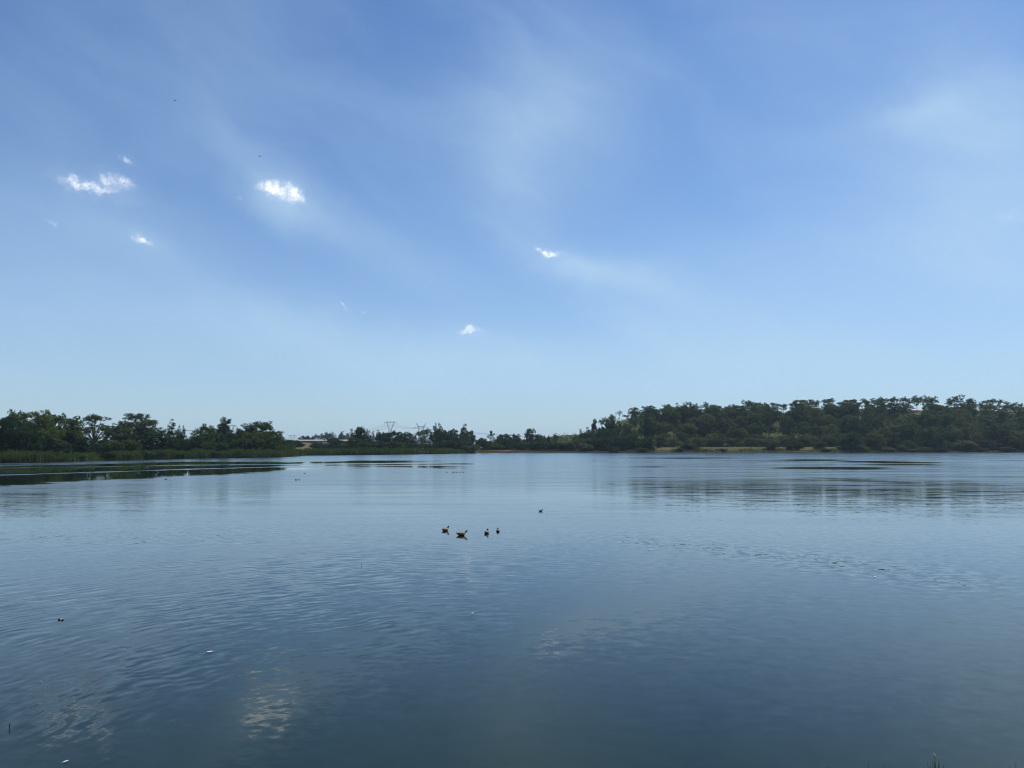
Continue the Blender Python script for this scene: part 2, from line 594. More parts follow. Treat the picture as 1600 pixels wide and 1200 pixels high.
# ------------------------------------------------------------------ water
def build_water():
    az = np.concatenate([np.linspace(R(-180), R(-44), 40)[:-1], np.linspace(R(-44), R(44), 560), np.linspace(R(44), R(180), 40)[1:]])
    pys = np.concatenate([np.arange(701.5, 790, 0.4), np.arange(790, 1215, 2.2)])[::-1]
    rad = np.concatenate([[0.05, 3, 6, 9], [on_water(800, y).y for y in pys]])
    A, RR = np.meshgrid(az, rad)
    X = np.sin(A) * RR; Y = np.cos(A) * RR
    P = np.stack([X, Y, np.zeros_like(X)], -1)
    # where each spot lies in bearing and range (range written as the row it appears in)
    p = np.where(Y > 0.5, px_of(X, Y), np.where(X > 0, 4000, -4000))
    rowy = 694.0 + FPX * CAM_H / np.maximum(Y, 3.0)
    rowy = np.where(Y > 3, rowy, 1300)
    w1 = vnoise(p / 60.0, rowy / 4.0, 4)            # ragged edges, long sideways
    w2 = vnoise(p / 140.0 + 9, rowy / 1.6 + 5, 4)
    w3 = vnoise(p / 320.0 + 3, rowy / 26.0 + 5, 4)
    # ---- micro roughness: light breeze everywhere far out, slick where calm
    rough = 0.205 + 0.05 * (w3 - 0.5)
    shore = np.interp(p, SX, [q[1] for q in shore_px], left=726, right=706)
    # calm dark water along the left shore
    yu = np.interp(p, [0, 160, 290, 440, 560, 740], [729, 725.5, 721.5, 721.5, 719.5, 719.5]) + (w2 - 0.5) * 3
    yl = np.interp(p, [-400, 0, 160, 290, 440, 600, 740], [775, 758.5, 750, 744, 736, 732, 731]) + (w1 - 0.5) * 6.0
    calm = sstep(rowy, yu - 1.2, yu + 1.2) * (1 - sstep(rowy, yl - 2.6, yl + 2.6))
    line = np.interp(p, [-400, 0, 160, 290, 440, 740], [757, 742, 737.3, 733, 729, 726])
    calm *= 1 - np.exp(-((rowy - line) / np.interp(p, [0, 300], [1.3, 0.8])) ** 2) * 0.95
    line2 = np.interp(p, [-400, 0, 160, 290, 740], [740, 731.2, 729.0, 726.5, 723.5])
    calm *= 1 - np.exp(-((rowy - line2) / 0.8) ** 2) * 0.9
    calm *= 1 - sstep(p, 425, 450) * sstep(w2, 0.47, 0.60) * 0.8
    calm *= 1 - sstep(p + (w2 - .5) * 90, 660, 755)
    # slicks on the right
    def slick(cx, cy, hw, hh, k, slope=0.0):
        q = ((p - cx) / hw) ** 2 + ((rowy - cy - slope * (p - cx) - (w1 - 0.5) * 1.2) / hh) ** 2
        return k * (1 - sstep(q + (w2 - 0.5) * 1.2, 0.05, 1.2))
    calm2 = np.maximum.reduce([slick(1310, 731.2, 112, 2.6, 1.0), slick(1405, 726.2, 78, 1.2, 1.0, 0.004), slick(1265, 719.0, 70, 1.6, 0.6),
                               slick(1390, 722.0, 95, 1.5, 0.85, 0.012), slick(1060, 715.6, 110, 1.2, 0.5), slick(1015, 729.3, 30, 0.9, 0.6),
                               slick(1390, 752.5, 90, 1.2, 0.6, 0.02), slick(1300, 747.0, 70, 1.3, 0.5, 0.03), slick(900, 720, 60, 1.0, 0.35),
                               slick(720, 724.5, 30, 1.0, 0.6), slick(700, 728.5, 40, 1.2, 0.6)])
    rough = rough + 0.09 * np.exp(-np.maximum(rowy - shore, 0) / 14.0)
    rough = rough * (1 - calm) + 0.035 * calm
    rough = rough * (1 - calm2) + 0.04 * calm2
    # half calm belt further in, where tree tops are mirrored as soft smears
    top = np.interp(p, [-300, 0, 480, 700, 900, 1000, 1600, 2000], [775, 770, 764, 764, 752, 748, 757, 760])
    half = sstep(rowy + (w3 - 0.5) * 22 + (w1 - 0.5) * 8, top - 14, top + 16)
    rough = rough * (1 - half) + (0.118 - 0.018 * sstep(p, 900, 1100) + 0.03 * (w3 - 0.5)) * half
    nearf = sstep(rowy, 790, 850)
    rough = rough * (1 - nearf) + 0.035 * nearf
    # ---- visible ripples
    arc = sstep(rowy, 815, 850) * (1 - 0.85 * sstep(p + (rowy - 900) * 0.5, 520, 980)) * (0.55 + 0.9 * sstep(w3, 0.35, 0.65))
    arc = 0.72 * arc * (1 - 0.6 * sstep(rowy, 980, 1080) * sstep(p, 250, 420))
    band_y = np.interp(p, [900, 960, 1100, 1250, 1400, 1500, 1600], [828, 836, 850, 868, 888, 902, 914])
    band = np.exp(-((rowy - band_y - 4) / np.interp(p, [900, 1500], [6, 20])) ** 2) * sstep(p, 900, 1000) * (1 - sstep(p, 1480, 1640))
    chop = 0.35 * sstep(rowy, 760, 800) + 0.2 * sstep(rowy, 800, 850) * (w3 > 0) * sstep(w3, 0.45, 0.6) + 2.0 * band
    patch = np.exp(-((p - 330) / 220) ** 2 - ((rowy - 835) / 22) ** 2) * 0.6
    chop = chop + patch
    fine = 1 - 0.62 * sstep(p + (w3 - 0.5) * 300, 620, 1050) * sstep(rowy, 830, 900)
    m, ng, out = new_mat('lake_water')
    geo = ng.node('ShaderNodeNewGeometry')
    pos = geo.outputs['Position']
    a_r = ng.node('ShaderNodeAttribute', attribute_name='breeze').outputs['Fac']
    a_a = ng.node('ShaderNodeAttribute', attribute_name='rings').outputs['Fac']
    a_c = ng.node('ShaderNodeAttribute', attribute_name='chop').outputs['Fac']
    # rings spreading from the near bank
    C1 = (0.5, 12.0, 0.0)
    wob = ng.noise(pos, 0.16, 3, 0.5, out=1)
    q = ng.vmath('ADD', ng.vmath('SUBTRACT', pos, C1), ng.vmath('SCALE', ng.vmath('SUBTRACT', wob, (.5, .5, .5)), scale=1.8))
    qs = ng.sep(q)
    r = ng.vmath('LENGTH', ng.xyz(qs[0], qs[1], 0.0))
    th = ng.math('ARCTAN2', qs[1], qs[0])
    nr = ng.noise(ng.xyz(ng.math('MULTIPLY', r, 4.6), ng.math('MULTIPLY', th, 13.0), 0.0), 1.0, 2.5, 0.55, dim='2D')
    ph = ng.noise(ng.xyz(ng.math('MULTIPLY', r, 0.35), ng.math('MULTIPLY', th, 6.0), 7.0), 1.0, 2.0, 0.5, dim='2D')
    env = ng.noise(ng.xyz(ng.math('MULTIPLY', r, 0.5), ng.math('MULTIPLY', th, 8.0), 3.0), 1.0, 2.0, 0.5, dim='2D')
    sn = ng.math('MULTIPLY', ng.math('SINE', ng.math('MULTIPLY_ADD', r, 2 * math.pi / 0.42, ng.math('MULTIPLY', ph, 22.0))), ng.smooth(env, .35, .7, 0.0, 0.15))
    sl = ng.math('MULTIPLY', ng.math('ADD', ng.math('SUBTRACT', nr, 0.5), sn), ng.math('MULTIPLY', ng.math('MULTIPLY', a_a, 0.145), ng.smooth(r, 4.0, 10.0)))
    rd = ng.vmath('NORMALIZE', ng.xyz(qs[0], qs[1], 0.0))
    s1 = ng.vmath('SCALE', rd, scale=sl)
    # small chop, and a long low swell
    ps = ng.sep(pos)
    nc = ng.noise(ng.xyz(ng.math('MULTIPLY', ps[0], 1.6), ng.math('MULTIPLY', ps[1], 2.6), 0.0), 1.0, 3.0, 0.6, dim='2D', out=1)
    s2 = ng.vmath('SCALE', ng.vmath('SUBTRACT', nc, (.5, .5, .5)), scale=ng.math('MULTIPLY', a_c, 0.10))
    nl = ng.noise(ng.xyz(ng.math('MULTIPLY', ps[0], 1.0), ng.math('MULTIPLY', ps[1], 2.2), 4.0), 1.0, 2.0, 0.5, dim='2D', out=1)
    s3 = ng.vmath('SCALE', ng.vmath('SUBTRACT', nl, (.5, .5, .5)), scale=0.013)
    nf = ng.noise(ng.xyz(ng.math('MULTIPLY', ps[0], 4.2), ng.math('MULTIPLY', ps[1], 6.0), 2.0), 1.0, 2.0, 0.5, dim='2D', out=1)
    s4 = ng.vmath('SCALE', ng.vmath('SUBTRACT', nf, (.5, .5, .5)), scale=0.030)
    nm = ng.noise(ng.xyz(ng.math('MULTIPLY', ps[0], 0.22), ng.math('MULTIPLY', ps[1], 0.75), 6.0), 1.0, 3.0, 0.6, dim='2D', out=1)
    midm = ng.math('MULTIPLY', ng.smooth(ps[1], 40.0, 60.0), ng.smooth(ps[1], 150.0, 90.0))
    s5 = ng.vmath('SCALE', ng.vmath('SUBTRACT', nm, (.5, .5, .5)), scale=ng.math('MULTIPLY', midm, 0.035))
    a_f = ng.node('ShaderNodeAttribute', attribute_name='fine').outputs['Fac']
    nearm = ng.math('MULTIPLY', ng.smooth(ps[1], 110.0, 40.0), a_f)
    st = ng.vmath('ADD', ng.vmath('ADD', ng.vmath('ADD', s1, s2), s5), ng.vmath('SCALE', ng.vmath('ADD', s3, s4), scale=nearm))
    ss = ng.sep(st)
    nrm = ng.vmath('NORMALIZE', ng.xyz(ss[0], ss[1], 1.0))
    # cat's paws: the breeze comes in long thin streaks
    cp = ng.noise(ng.xyz(ng.math('MULTIPLY', ps[0], 0.035), ng.math('MULTIPLY', ps[1], 0.30), 1.0), 1.0, 5.0, 0.62, dim='2D')
    rr_ = ng.math('MULTIPLY', a_r, ng.math('MULTIPLY_ADD', cp, 1.5, 0.25), clamp=True)
    # murky body below, mirror above; ruffled water reflects with its facets turned a little to the light
    body = ng.node('ShaderNodeBsdfDiffuse')
    body.inputs['Color'].default_value = (.005, .015, .006, 1)
    mir = ng.node('ShaderNodeBsdfAnisotropic', distribution='BECKMANN')
    mir.inputs['Color'].default_value = (1, 1, 1, 1)
    ng.l.new(rr_, mir.inputs['Roughness'])
    ng.l.new(nrm, mir.inputs['Normal'])
    ci = ng.math('ABSOLUTE', ng.vmath('DOT_PRODUCT', nrm, geo.outputs['Incoming']))
    ci = ng.math('ADD', ci, ng.math('MULTIPLY', ng.math('MULTIPLY', rr_, rr_), 0.7), clamp=True)
    fr = ng.math('MULTIPLY_ADD', ng.math('POWER', ng.math('SUBTRACT', 1.0, ci), 5.0), 0.98, 0.02)
    mxw = ng.node('ShaderNodeMixShader')
    ng.l.new(fr, mxw.inputs[0]); ng.l.new(body.outputs[0], mxw.inputs[1]); ng.l.new(mir.outputs[0], mxw.inputs[2])
    ng.l.new(mxw.outputs[0], out.inputs['Surface'])
    me = grid_mesh('lake_water', P, m, {'breeze': rough, 'rings': arc, 'chop': chop, 'fine': fine})
    tag(link('lake_water', me), kind='structure')


build_water()


# ------------------------------------------------------------------ foliage prototypes (height 1, width 1)
def rand_unit(n):
    v = rng.normal(size=(n, 3))
    return v / np.linalg.norm(v, axis=1, keepdims=True)


def leaves(clumps, per, lo=0.20, hi=0.36, flat=0.0):
    """clumps: (x,y,z,rx,rz). Returns vertices of rhombic leaf sprays spread through the clumps."""
    out = []
    for (cx, cy, cz, rx, rz) in clumps:
        n = per
        u = rand_unit(n)
        rr = rng.random((n, 1)) ** 0.45
        pos = u * rr
        nrm = u * 0.7 + rand_unit(n) * 0.8 + np.array([0, 0, flat])
        nrm /= np.linalg.norm(nrm, axis=1, keepdims=True)
        t = np.cross(nrm, rand_unit(n)); t /= np.linalg.norm(t, axis=1, keepdims=True) + 1e-9
        b = np.cross(nrm, t)
        sz = rng.uniform(lo, hi, (n, 1))
        sc_ = np.array([rx, rx, rz])
        c = np.array([cx, cy, cz]) + pos * sc_
        m_ = (rx + rz) * 0.5
        a1 = t * sz * m_; b1 = b * sz * m_ * rng.uniform(0.45, 0.8, (n, 1))
        q = np.stack([c - a1, c - b1, c + a1, c + b1], 1)
        out.append(q.reshape(-1, 3))
    return np.concatenate(out)


def sub_clumps(lobes, per_area=1.0, rmin=0.05, rmax=0.085):
    """scatter small clumps over big lobes (x,y,z,rx,rz)"""
    res = []
    for (x, y, z, rx, rz) in lobes:
        k = max(4, int(per_area * 30 * (rx * rx + rx * rz) / 0.12))
        for _ in range(k):
            u = rand_unit(1)[0]
            rr = rng.uniform(0.62, 1.0)
            r_ = rng.uniform(rmin, rmax)
            res.append((x + u[0] * rx * rr, y + u[1] * rx * rr, z + u[2] * rz * rr, r_, r_ * rng.uniform(0.6, 0.95)))
    return res


def trunk_mesh(name, limbs, mat, base_r=0.03):
    mb = MB()
    for pts, r0, r1 in limbs:
        n = len(pts)
        mb.tube(pts, [r0 + (r1 - r0) * i / (n - 1) for i in range(n)], 6)
    return mesh(name, mb.v, mb.f, mat, True)


def limb_set(lobes, fork=0.25, r=0.028, lean=0.0):
    out = [([(0, 0, -0.04), (lean * 0.4, 0, fork * 0.5), (lean, 0, fork)], r, r * 0.75)]
    for (x, y, z, rx, rz) in lobes:
        out.append(([(lean, 0, fork * 0.95), (x * 0.45 + lean * 0.5, y * 0.45, fork + (z - fork) * 0.55), (x, y, z + rz * 0.3)], r * 0.62, r * 0.15))
    return out


PROTO = {}


def clip_box(V):
    """normalise: base at 0, top at 1, width about 1"""
    q = V.reshape(-1, 4, 3)
    c = q.mean(1)
    top = np.percentile(c[:, 2], 99.7)
    half = np.percentile(np.abs(c[:, :2]), 98.5)
    return np.array([0.5 / half, 0.5 / half, 1.0 / top])


def add_proto(kind, lobes, per=46, area=1.0, rmin=0.05, rmax=0.085, mat='mid', bark='bark', fork=0.25, r=0.028, lo=0.20, hi=0.36, flat=0.0, extra=(), zfloor=0.02):
    cl = [c for c in sub_clumps(lobes, area, rmin, rmax) if c[2] > zfloor] + list(extra)
    V = leaves(cl, per, lo, hi, flat)
    s_ = clip_box(V)
    V = V * s_
    n = len(V) // 4
    lobes_s = [(x * s_[0], y * s_[1], z * s_[2], rx * s_[0], rz * s_[2]) for x, y, z, rx, rz in lobes]
    i = len(PROTO.get(kind, []))
    crown = quads_mesh('%s_crown_%d' % (kind, i), V, n, M[mat])
    tr = trunk_mesh('%s_trunk_%d' % (kind, i), limb_set(lobes_s, fork, r), M[bark])
    PROTO.setdefault(kind, []).append((crown, tr))


def U(a, b): return rng.uniform(a, b)


def round_lobes(n, low=0.25):
    out = [(U(-.04, .04), U(-.04, .04), U(.60, .66), U(.24, .28), U(.26, .30)), (U(-.05, .05), U(-.05, .05), .36, .28, .24)]
    for k in range(n):
        a = 2 * math.pi * (k + U(-.3, .3)) / n
        rr = U(.22, .34)
        z = U(low + .08, .72)
        out.append((math.cos(a) * rr, math.sin(a) * rr, z, U(.13, .20), U(.15, .22)))
    for k in range(max(3, n // 2)):
        a = U(0, 6.28)
        out.append((math.cos(a) * U(.03, .24), math.sin(a) * U(.03, .24), U(.72, .86), U(.09, .15), U(.09, .15)))
    for k in range(n):
        a = 2 * math.pi * (k + U(-.4, .4)) / n
        out.append((math.cos(a) * U(.18, .34), math.sin(a) * U(.18, .34), U(low - .12, low + .05), U(.11, .17), U(.12, .17)))
    return out


for k in range(5):
    add_proto('round', round_lobes(7), mat='mid', fork=0.2)
for k in range(4):
    add_proto('rounddark', round_lobes(7, 0.2), mat='dark', fork=0.18)
for k in range(3):
    add_proto('roundolive', round_lobes(7, 0.22), mat='olive', fork=0.2)
for k in range(6):
    add_proto('hill', round_lobes(6, 0.2), mat='hill', fork=0.2, per=36)
for k in range(2):
    add_proto('roundrust', round_lobes(6, 0.2), mat='rust', fork=0.2, per=40)
for k in range(2):
    add_proto('grey', round_lobes(6, 0.25), mat='grey', fork=0.2, per=34)


def umbrella_lobes(n, zlo=.62):
    out = []
    for k in range(n):
        a = 2 * math.pi * (k + U(-.3, .3)) / n
        rr = U(.18, .38)
        out.append((math.cos(a) * rr, math.sin(a) * rr, U(zlo, .84) - rr * .25, U(.11, .17), U(.055, .09)))
    for k in range(n // 2 + 1):
        a = U(0, 6.28); rr = U(0, .2)
        out.append((math.cos(a) * rr, math.sin(a) * rr, U(.82, .92), U(.12, .17), U(.05, .08)))
    for k in range(2):
        a = U(0, 6.28); rr = U(.2, .34)
        out.append((math.cos(a) * rr, math.sin(a) * rr, U(.45, .58), U(.07, .11), U(.05, .07)))
    return out


for k in range(3):
    add_proto('umbrella', umbrella_lobes(9), mat='grey', bark='bark', fork=0.3, r=0.022, per=34, area=1.6, rmin=.035, rmax=.06, zfloor=.35)


def gum_lobes(n, zlo=.38):
    out = [(0, 0, .66, .17, .16)]
    for k in range(n):
        a = U(0, 6.28); z = U(zlo, .9)
        rr = U(.10, .33) * (1.2 - 1.1 * abs(z - .64))
        out.append((math.cos(a) * rr, math.sin(a) * rr, z, U(.10, .16), U(.11, .17)))
    return out


for k in range(7):
    add_proto('gum', gum_lobes(9 + k % 4), mat='hill', bark='palebark' if k % 2 else 'bark', fork=0.35, r=0.020, per=34, area=1.5, rmin=.04, rmax=.075, zfloor=.25)
for k in range(2):
    add_proto('thin', gum_lobes(5, .55), mat='grey', bark='bark', fork=0.5, r=0.02, per=22, area=1.2, rmin=.035, rmax=.06, zfloor=.4)


def conifer_lobes(layers=16, w=.42):
    out = []
    for i in range(layers):
        z = .10 + .82 * i / (layers - 1)
        w_ = w * (1 - (z ** 1.4)) + .05
        n = max(3, int(6 * w_ / w) + 1)
        for k in range(n):
            a = U(0, 6.28); rr = w_ * U(.45, 1.0)
            out.append((math.cos(a) * rr, math.sin(a) * rr, z + U(-.03, .03), .09 * (1.15 - .5 * z), .045))
    out.append((0, 0, .5, .14, .38))
    return out


for k in range(3):
    add_proto('conifer', conifer_lobes(), mat='dark', fork=0.9, r=0.022, per=34, area=1.3, rmin=.035, rmax=.06)


def column_lobes(peaks):
    out = []
    for k in range(peaks):
        x = U(-.26, .26) if peaks > 1 else 0.0
        y = U(-.2, .2) if peaks > 1 else 0.0
        h = U(.72, .95) if k else .93
        for i in range(7):
            z = .12 + (h - .12) * i / 6
            w = .24 * math.sin(math.pi * min(.98, .22 + .78 * (i / 6)) ** .9) + .07
            out.append((x + U(-.05, .05), y + U(-.05, .05), z, w, .12))
    return out


for k in range(4):
    add_proto('column', column_lobes(1 + k % 3), mat='hill' if k % 2 else 'dark', fork=0.5, r=0.03, per=34, rmin=.05, rmax=.09)


def bush_lobes(n):
    out = [(0, 0, .45, .28, .4)]
    for k in range(n):
        a = U(0, 6.28); rr = U(.15, .34)
        out.append((math.cos(a) * rr, math.sin(a) * rr, U(.2, .6), U(.14, .22), U(.2, .32)))
    return out


for k in range(4):
    add_proto('bush', bush_lobes(7), mat='mid', fork=0.15, r=0.03, per=34, rmin=.07, rmax=.12)
for k in range(4):
    add_proto('bushdark', bush_lobes(7), mat='dark', fork=0.15, r=0.03, per=38, rmin=.07, rmax=.12)
for k in range(3):
    add_proto('bushgrey', bush_lobes(7), mat='grey', fork=0.15, r=0.03, per=34, rmin=.07, rmax=.12)

KIND = {   # name, look, word, category
    'round': ('broadleaf_tree', 'rounded mid-green broadleaf tree', 'tree'),
    'rounddark': ('broadleaf_tree', 'rounded dark green broadleaf tree', 'tree'),
    'roundolive': ('broadleaf_tree', 'rounded olive-green broadleaf tree', 'tree'),
    'roundrust': ('broadleaf_tree', 'rusty brown-green broadleaf tree', 'tree'),
    'hill': ('broadleaf_tree', 'leafy green broadleaf tree', 'tree'),
    'grey': ('broadleaf_tree', 'pale grey-green broadleaf tree', 'tree'),
    'umbrella': ('umbrella_tree', 'flat-topped umbrella-shaped tree with open crown', 'tree'),
    'gum': ('gum_tree', 'tall gum tree with clumped open crown', 'tree'),
    'thin': ('sparse_tree', 'thin sparse tree on a bare stem', 'tree'),
    'conifer': ('conifer_tree', 'dark pointed conifer', 'tree'),
    'column': ('columnar_tree', 'narrow upright columnar tree', 'tree'),
    'bush': ('shrub', 'green shrub', 'shrub'),
    'bushdark': ('shrub', 'dark green shrub', 'shrub'),
    'bushgrey': ('shrub', 'pale grey-green shrub', 'shrub'),
}
PLANTS = []      # (zone, kind, px, root)


def plant(zone, kind, px, topy, wpx, depth=None, D=None):
    if D is None:
        D = float(shore_dist(px)) + depth
    top = at(px, topy, D)
    x, y = top.x, top.y
    z0 = ground_z(x, y)
    h = max(0.8, top.z - z0)
    w = max(0.5, wpx / FPX * D)
    nm, look, cat = KIND[kind]
    crown, trunk = PROTO[kind][int(rng.integers(len(PROTO[kind])))]
    root = link(nm, None, None, (x, y, z0 - 0.03))
    root.empty_display_size = 0.5
    root.rotation_euler = (0, 0, U(0, 6.28))
    root.scale = (w, w, h)
    link('trunk', trunk, root)
    link('crown', crown, root)
    root['category'] = cat
    PLANTS.append((zone, kind, px, root, topy))
    return root


# left shore
Z = 'left'
for a in [
    ('round', -18, 647, 52, 22), ('rounddark', 8, 652, 50, 14), ('round', 27, 644, 56, 26), ('roundolive', 62, 642, 48, 24), ('round', 98, 648, 66, 26),
    ('rounddark', 45, 668, 46, 13), ('bushdark', 97, 690, 36, 14), ('roundolive', 78, 668, 40, 16), ('round', 118, 668, 34, 22),
    ('umbrella', 149, 648, 66, 24), ('rounddark', 138, 684, 36, 13), ('rounddark', 157, 687, 26, 15), ('round', 172, 676, 32, 34),
    ('umbrella', 213, 646, 62, 26), ('rounddark', 214, 660, 46, 30), ('umbrella', 236, 656, 46, 24), ('round', 190, 664, 40, 22), ('rounddark', 238, 672, 46, 18), ('bush', 200, 688, 34, 12), ('roundolive', 178, 688, 30, 14),
    ('column', 269, 656, 24, 22), ('column', 284, 666, 18, 24), ('rounddark', 262, 682, 32, 16), ('rounddark', 283, 686, 30, 16), ('round', 298, 686, 24, 30),
    ('round', 317, 665, 40, 20), ('round', 334, 669, 30, 26), ('rounddark', 306, 682, 28, 14), ('conifer', 352, 653, 40, 22), ('rounddark', 341, 676, 30, 20), ('rounddark', 362, 676, 28, 20),
    ('round', 375, 671, 26, 24), ('round', 386, 666, 34, 26), ('rounddark', 408, 660, 54, 22), ('roundolive', 398, 674, 34, 14), ('round', 423, 674, 34, 14), ('column', 438, 675, 22, 30),
    ('bush', 325, 690, 26, 12), ('bush', 347, 688, 22, 12), ('round', 378, 684, 28, 12), ('bushdark', 395, 688, 30, 14), ('bushdark', 418, 692, 34, 12), ('bush', 444, 697, 26, 10),
]:
    plant(Z, a[0], a[1], a[2], a[3], depth=a[4] * 1.6 + 14)

for a in [('bush', 18, 708, 42, 3), ('bushdark', 47, 710, 24, 1.5), ('bush', 70, 708, 28, 3), ('bush', 98, 709, 32, 3), ('bushdark', 122, 710, 22, 2), ('bushdark', 168, 706, 26, 2),
          ('bush', 194, 705, 32, 3), ('bush', 224, 703, 36, 4), ('bushdark', 246, 704, 26, 2), ('bush', 274, 705, 30, 3), ('bushdark', 330, 705, 30, 2), ('bush', 372, 703, 26, 3)]:
    plant(Z, a[0], a[1], a[2], a[3], depth=a[4])

# centre, in front of and behind the road
Z = 'centre'
for a in [
    ('rounddark', 451, 687, 22, 110), ('bushdark', 463, 688, 20, 110), ('bush', 455, 692, 16, 80), ('bushdark', 470, 692, 16, 90),
    ('rounddark', 495, 691, 24, 70), ('rounddark', 522, 684, 32, 80), ('bushdark', 498, 694, 22, 60), ('bushdark', 515, 698, 24, 40), ('bushdark', 533, 694, 28, 70),
    ('rounddark', 548, 690, 30, 60), ('rounddark', 566, 668, 34, 70), ('rounddark', 556, 684, 28, 50), ('bushdark', 576, 690, 28, 40), ('bushdark', 590, 692, 26, 44),
    ('rounddark', 600, 677, 26, 70), ('rounddark', 614, 674, 32, 60), ('rounddark', 633, 676, 32, 66), ('bushdark', 606, 690, 28, 40), ('bushdark', 622, 690, 30, 40), ('bushdark', 638, 692, 26, 40),
    ('bushdark', 652, 691, 24, 80), ('rounddark', 664, 690, 22, 90), ('bushdark', 673, 694, 18, 60),
    ('gum', 664, 670, 24, 130), ('column', 684, 662, 24, 110), ('rounddark', 694, 672, 20, 100), ('rounddark', 708, 671, 22, 90), ('round', 718, 677, 24, 80), ('column', 727, 663, 18, 80), ('rounddark', 735, 673, 16, 90), ('thin', 740, 677, 10, 90),
    ('rounddark', 690, 688, 26, 50), ('rounddark', 705, 688, 26, 50), ('rounddark', 722, 689, 28, 40), ('bushdark', 733, 697, 30, 6), ('bush', 700, 699, 22, 18), ('bush', 740, 694, 20, 40),
    ('bushdark', 754, 684, 18, 120), ('bushdark', 748, 688, 14, 130), ('rounddark', 757, 688, 13, 20), ('bush', 770, 688, 20, 50), ('umbrella', 767, 673, 11, 120), ('rounddark', 780, 681, 20, 70), ('rounddark', 790, 678, 22, 70),
    ('rounddark', 803, 678, 20, 70), ('round', 775, 693, 22, 36), ('rounddark', 794, 686, 24, 24), ('round', 782, 695, 14, 22), ('rounddark', 811, 684, 20, 50), ('rounddark', 816, 692, 20, 16),
    ('rounddark', 827, 670, 17, 80), ('rounddark', 838, 679, 20, 60), ('column', 851, 680, 5, 90), ('column', 857, 680, 7, 90), ('round', 845, 681, 12, 70), ('column', 866, 677, 12, 90), ('thin', 886, 677, 4, 80),
    ('rounddark', 840, 689, 24, 14), ('rounddark', 828, 690, 20, 22), ('rounddark', 856, 690, 24, 16), ('bushdark', 872, 691, 24, 14), ('rounddark', 888, 691, 26, 14), ('grey', 903, 684, 20, 24), ('bushgrey', 915, 693, 20, 8),
]:
    plant(Z, a[0], a[1], a[2], a[3], depth=a[4])
Z = 'road'
for a in [
    ('rounddark', 474, 681, 18, 860), ('bushdark', 482, 681, 14, 862), ('bushdark', 489, 682, 8, 864), ('gum', 497, 678, 12, 880), ('gum', 505, 677, 14, 870), ('gum', 513, 675, 16, 880), ('column', 519, 679, 8, 870),
    ('column', 524, 678, 7, 876), ('column', 533, 674, 13, 880), ('grey', 542, 677, 16, 870), ('column', 549, 673, 9, 880), ('column', 583, 674, 10, 880), ('column', 591, 672, 11, 880), ('gum', 600, 675, 14, 880), ('thin', 637, 674, 5, 870),
    ('column', 645, 679, 9, 870), ('column', 650, 677, 9, 880), ('gum', 675, 671, 12, 880),
]:
    plant(Z, a[0], a[1], a[2], a[3], D=a[4])

# foot of the hill, left end
Z = 'shoulder'
for a in [
    ('column', 899, 677, 9, 60), ('column', 908, 671, 12, 60), ('column', 918, 668, 13, 56), ('conifer', 929, 655, 18, 62), ('rounddark', 922, 676, 26, 40), ('column', 938, 668, 12, 60), ('rounddark', 942, 668, 24, 40),
    ('gum', 951, 648, 26, 66), ('rounddark', 958, 656, 26, 56), ('rounddark', 950, 672, 30, 26), ('rounddark', 930, 684, 26, 16), ('grey', 918, 684, 22, 18), ('rounddark', 948, 684, 26, 12), ('rounddark', 966, 682, 24, 14),
]:
    plant(Z, a[0], a[1], a[2], a[3], depth=a[4])

# crest of the hill
Z = 'crest'
for a in [
    ('thin', 968, 641, 12), ('gum', 980, 648, 12), ('gum', 991, 648, 12), ('gum', 1001, 643, 16), ('thin', 1009, 635, 8), ('gum', 1018, 637, 18), ('gum', 1031, 638, 16), ('gum', 1044, 631, 20), ('gum', 1056, 634, 18),
    ('gum', 1068, 628, 20), ('gum', 1080, 628, 15), ('gum', 1103, 628, 13), ('column', 1095, 640, 4), ('bushdark', 1114, 641, 6), ('column', 1121, 638, 7), ('column', 1127, 638, 7), ('gum', 1134, 635, 9), ('gum', 1147, 631, 15), ('gum', 1160, 637, 9),
    ('gum', 1170, 625, 18), ('round', 1184, 629, 22), ('gum', 1197, 629, 11), ('gum', 1210, 629, 16), ('gum', 1224, 631, 13), ('round', 1250, 625, 30), ('gum', 1275, 624, 16), ('gum', 1297, 622, 24), ('gum', 1313, 626, 15), ('rounddark', 1331, 624, 24),
    ('gum', 1351, 623, 18), ('gum', 1370, 620, 22), ('gum', 1389, 620, 22), ('gum', 1410, 620, 17), ('gum', 1432, 618, 22), ('gum', 1446, 622, 14), ('gum', 1457, 619, 17), ('bushdark', 1471, 635, 9), ('gum', 1490, 617, 24), ('hill', 1514, 623, 18),
    ('gum', 1530, 627, 18), ('gum', 1548, 623, 18), ('gum', 1561, 623, 11), ('gum', 1576, 627, 20), ('gum', 1596, 630, 10), ('hill', 1622, 626, 26),
]:
    plant(Z, a[0], a[1], a[2], a[3] * 1.12, D=HILL_D + U(-8, 4))

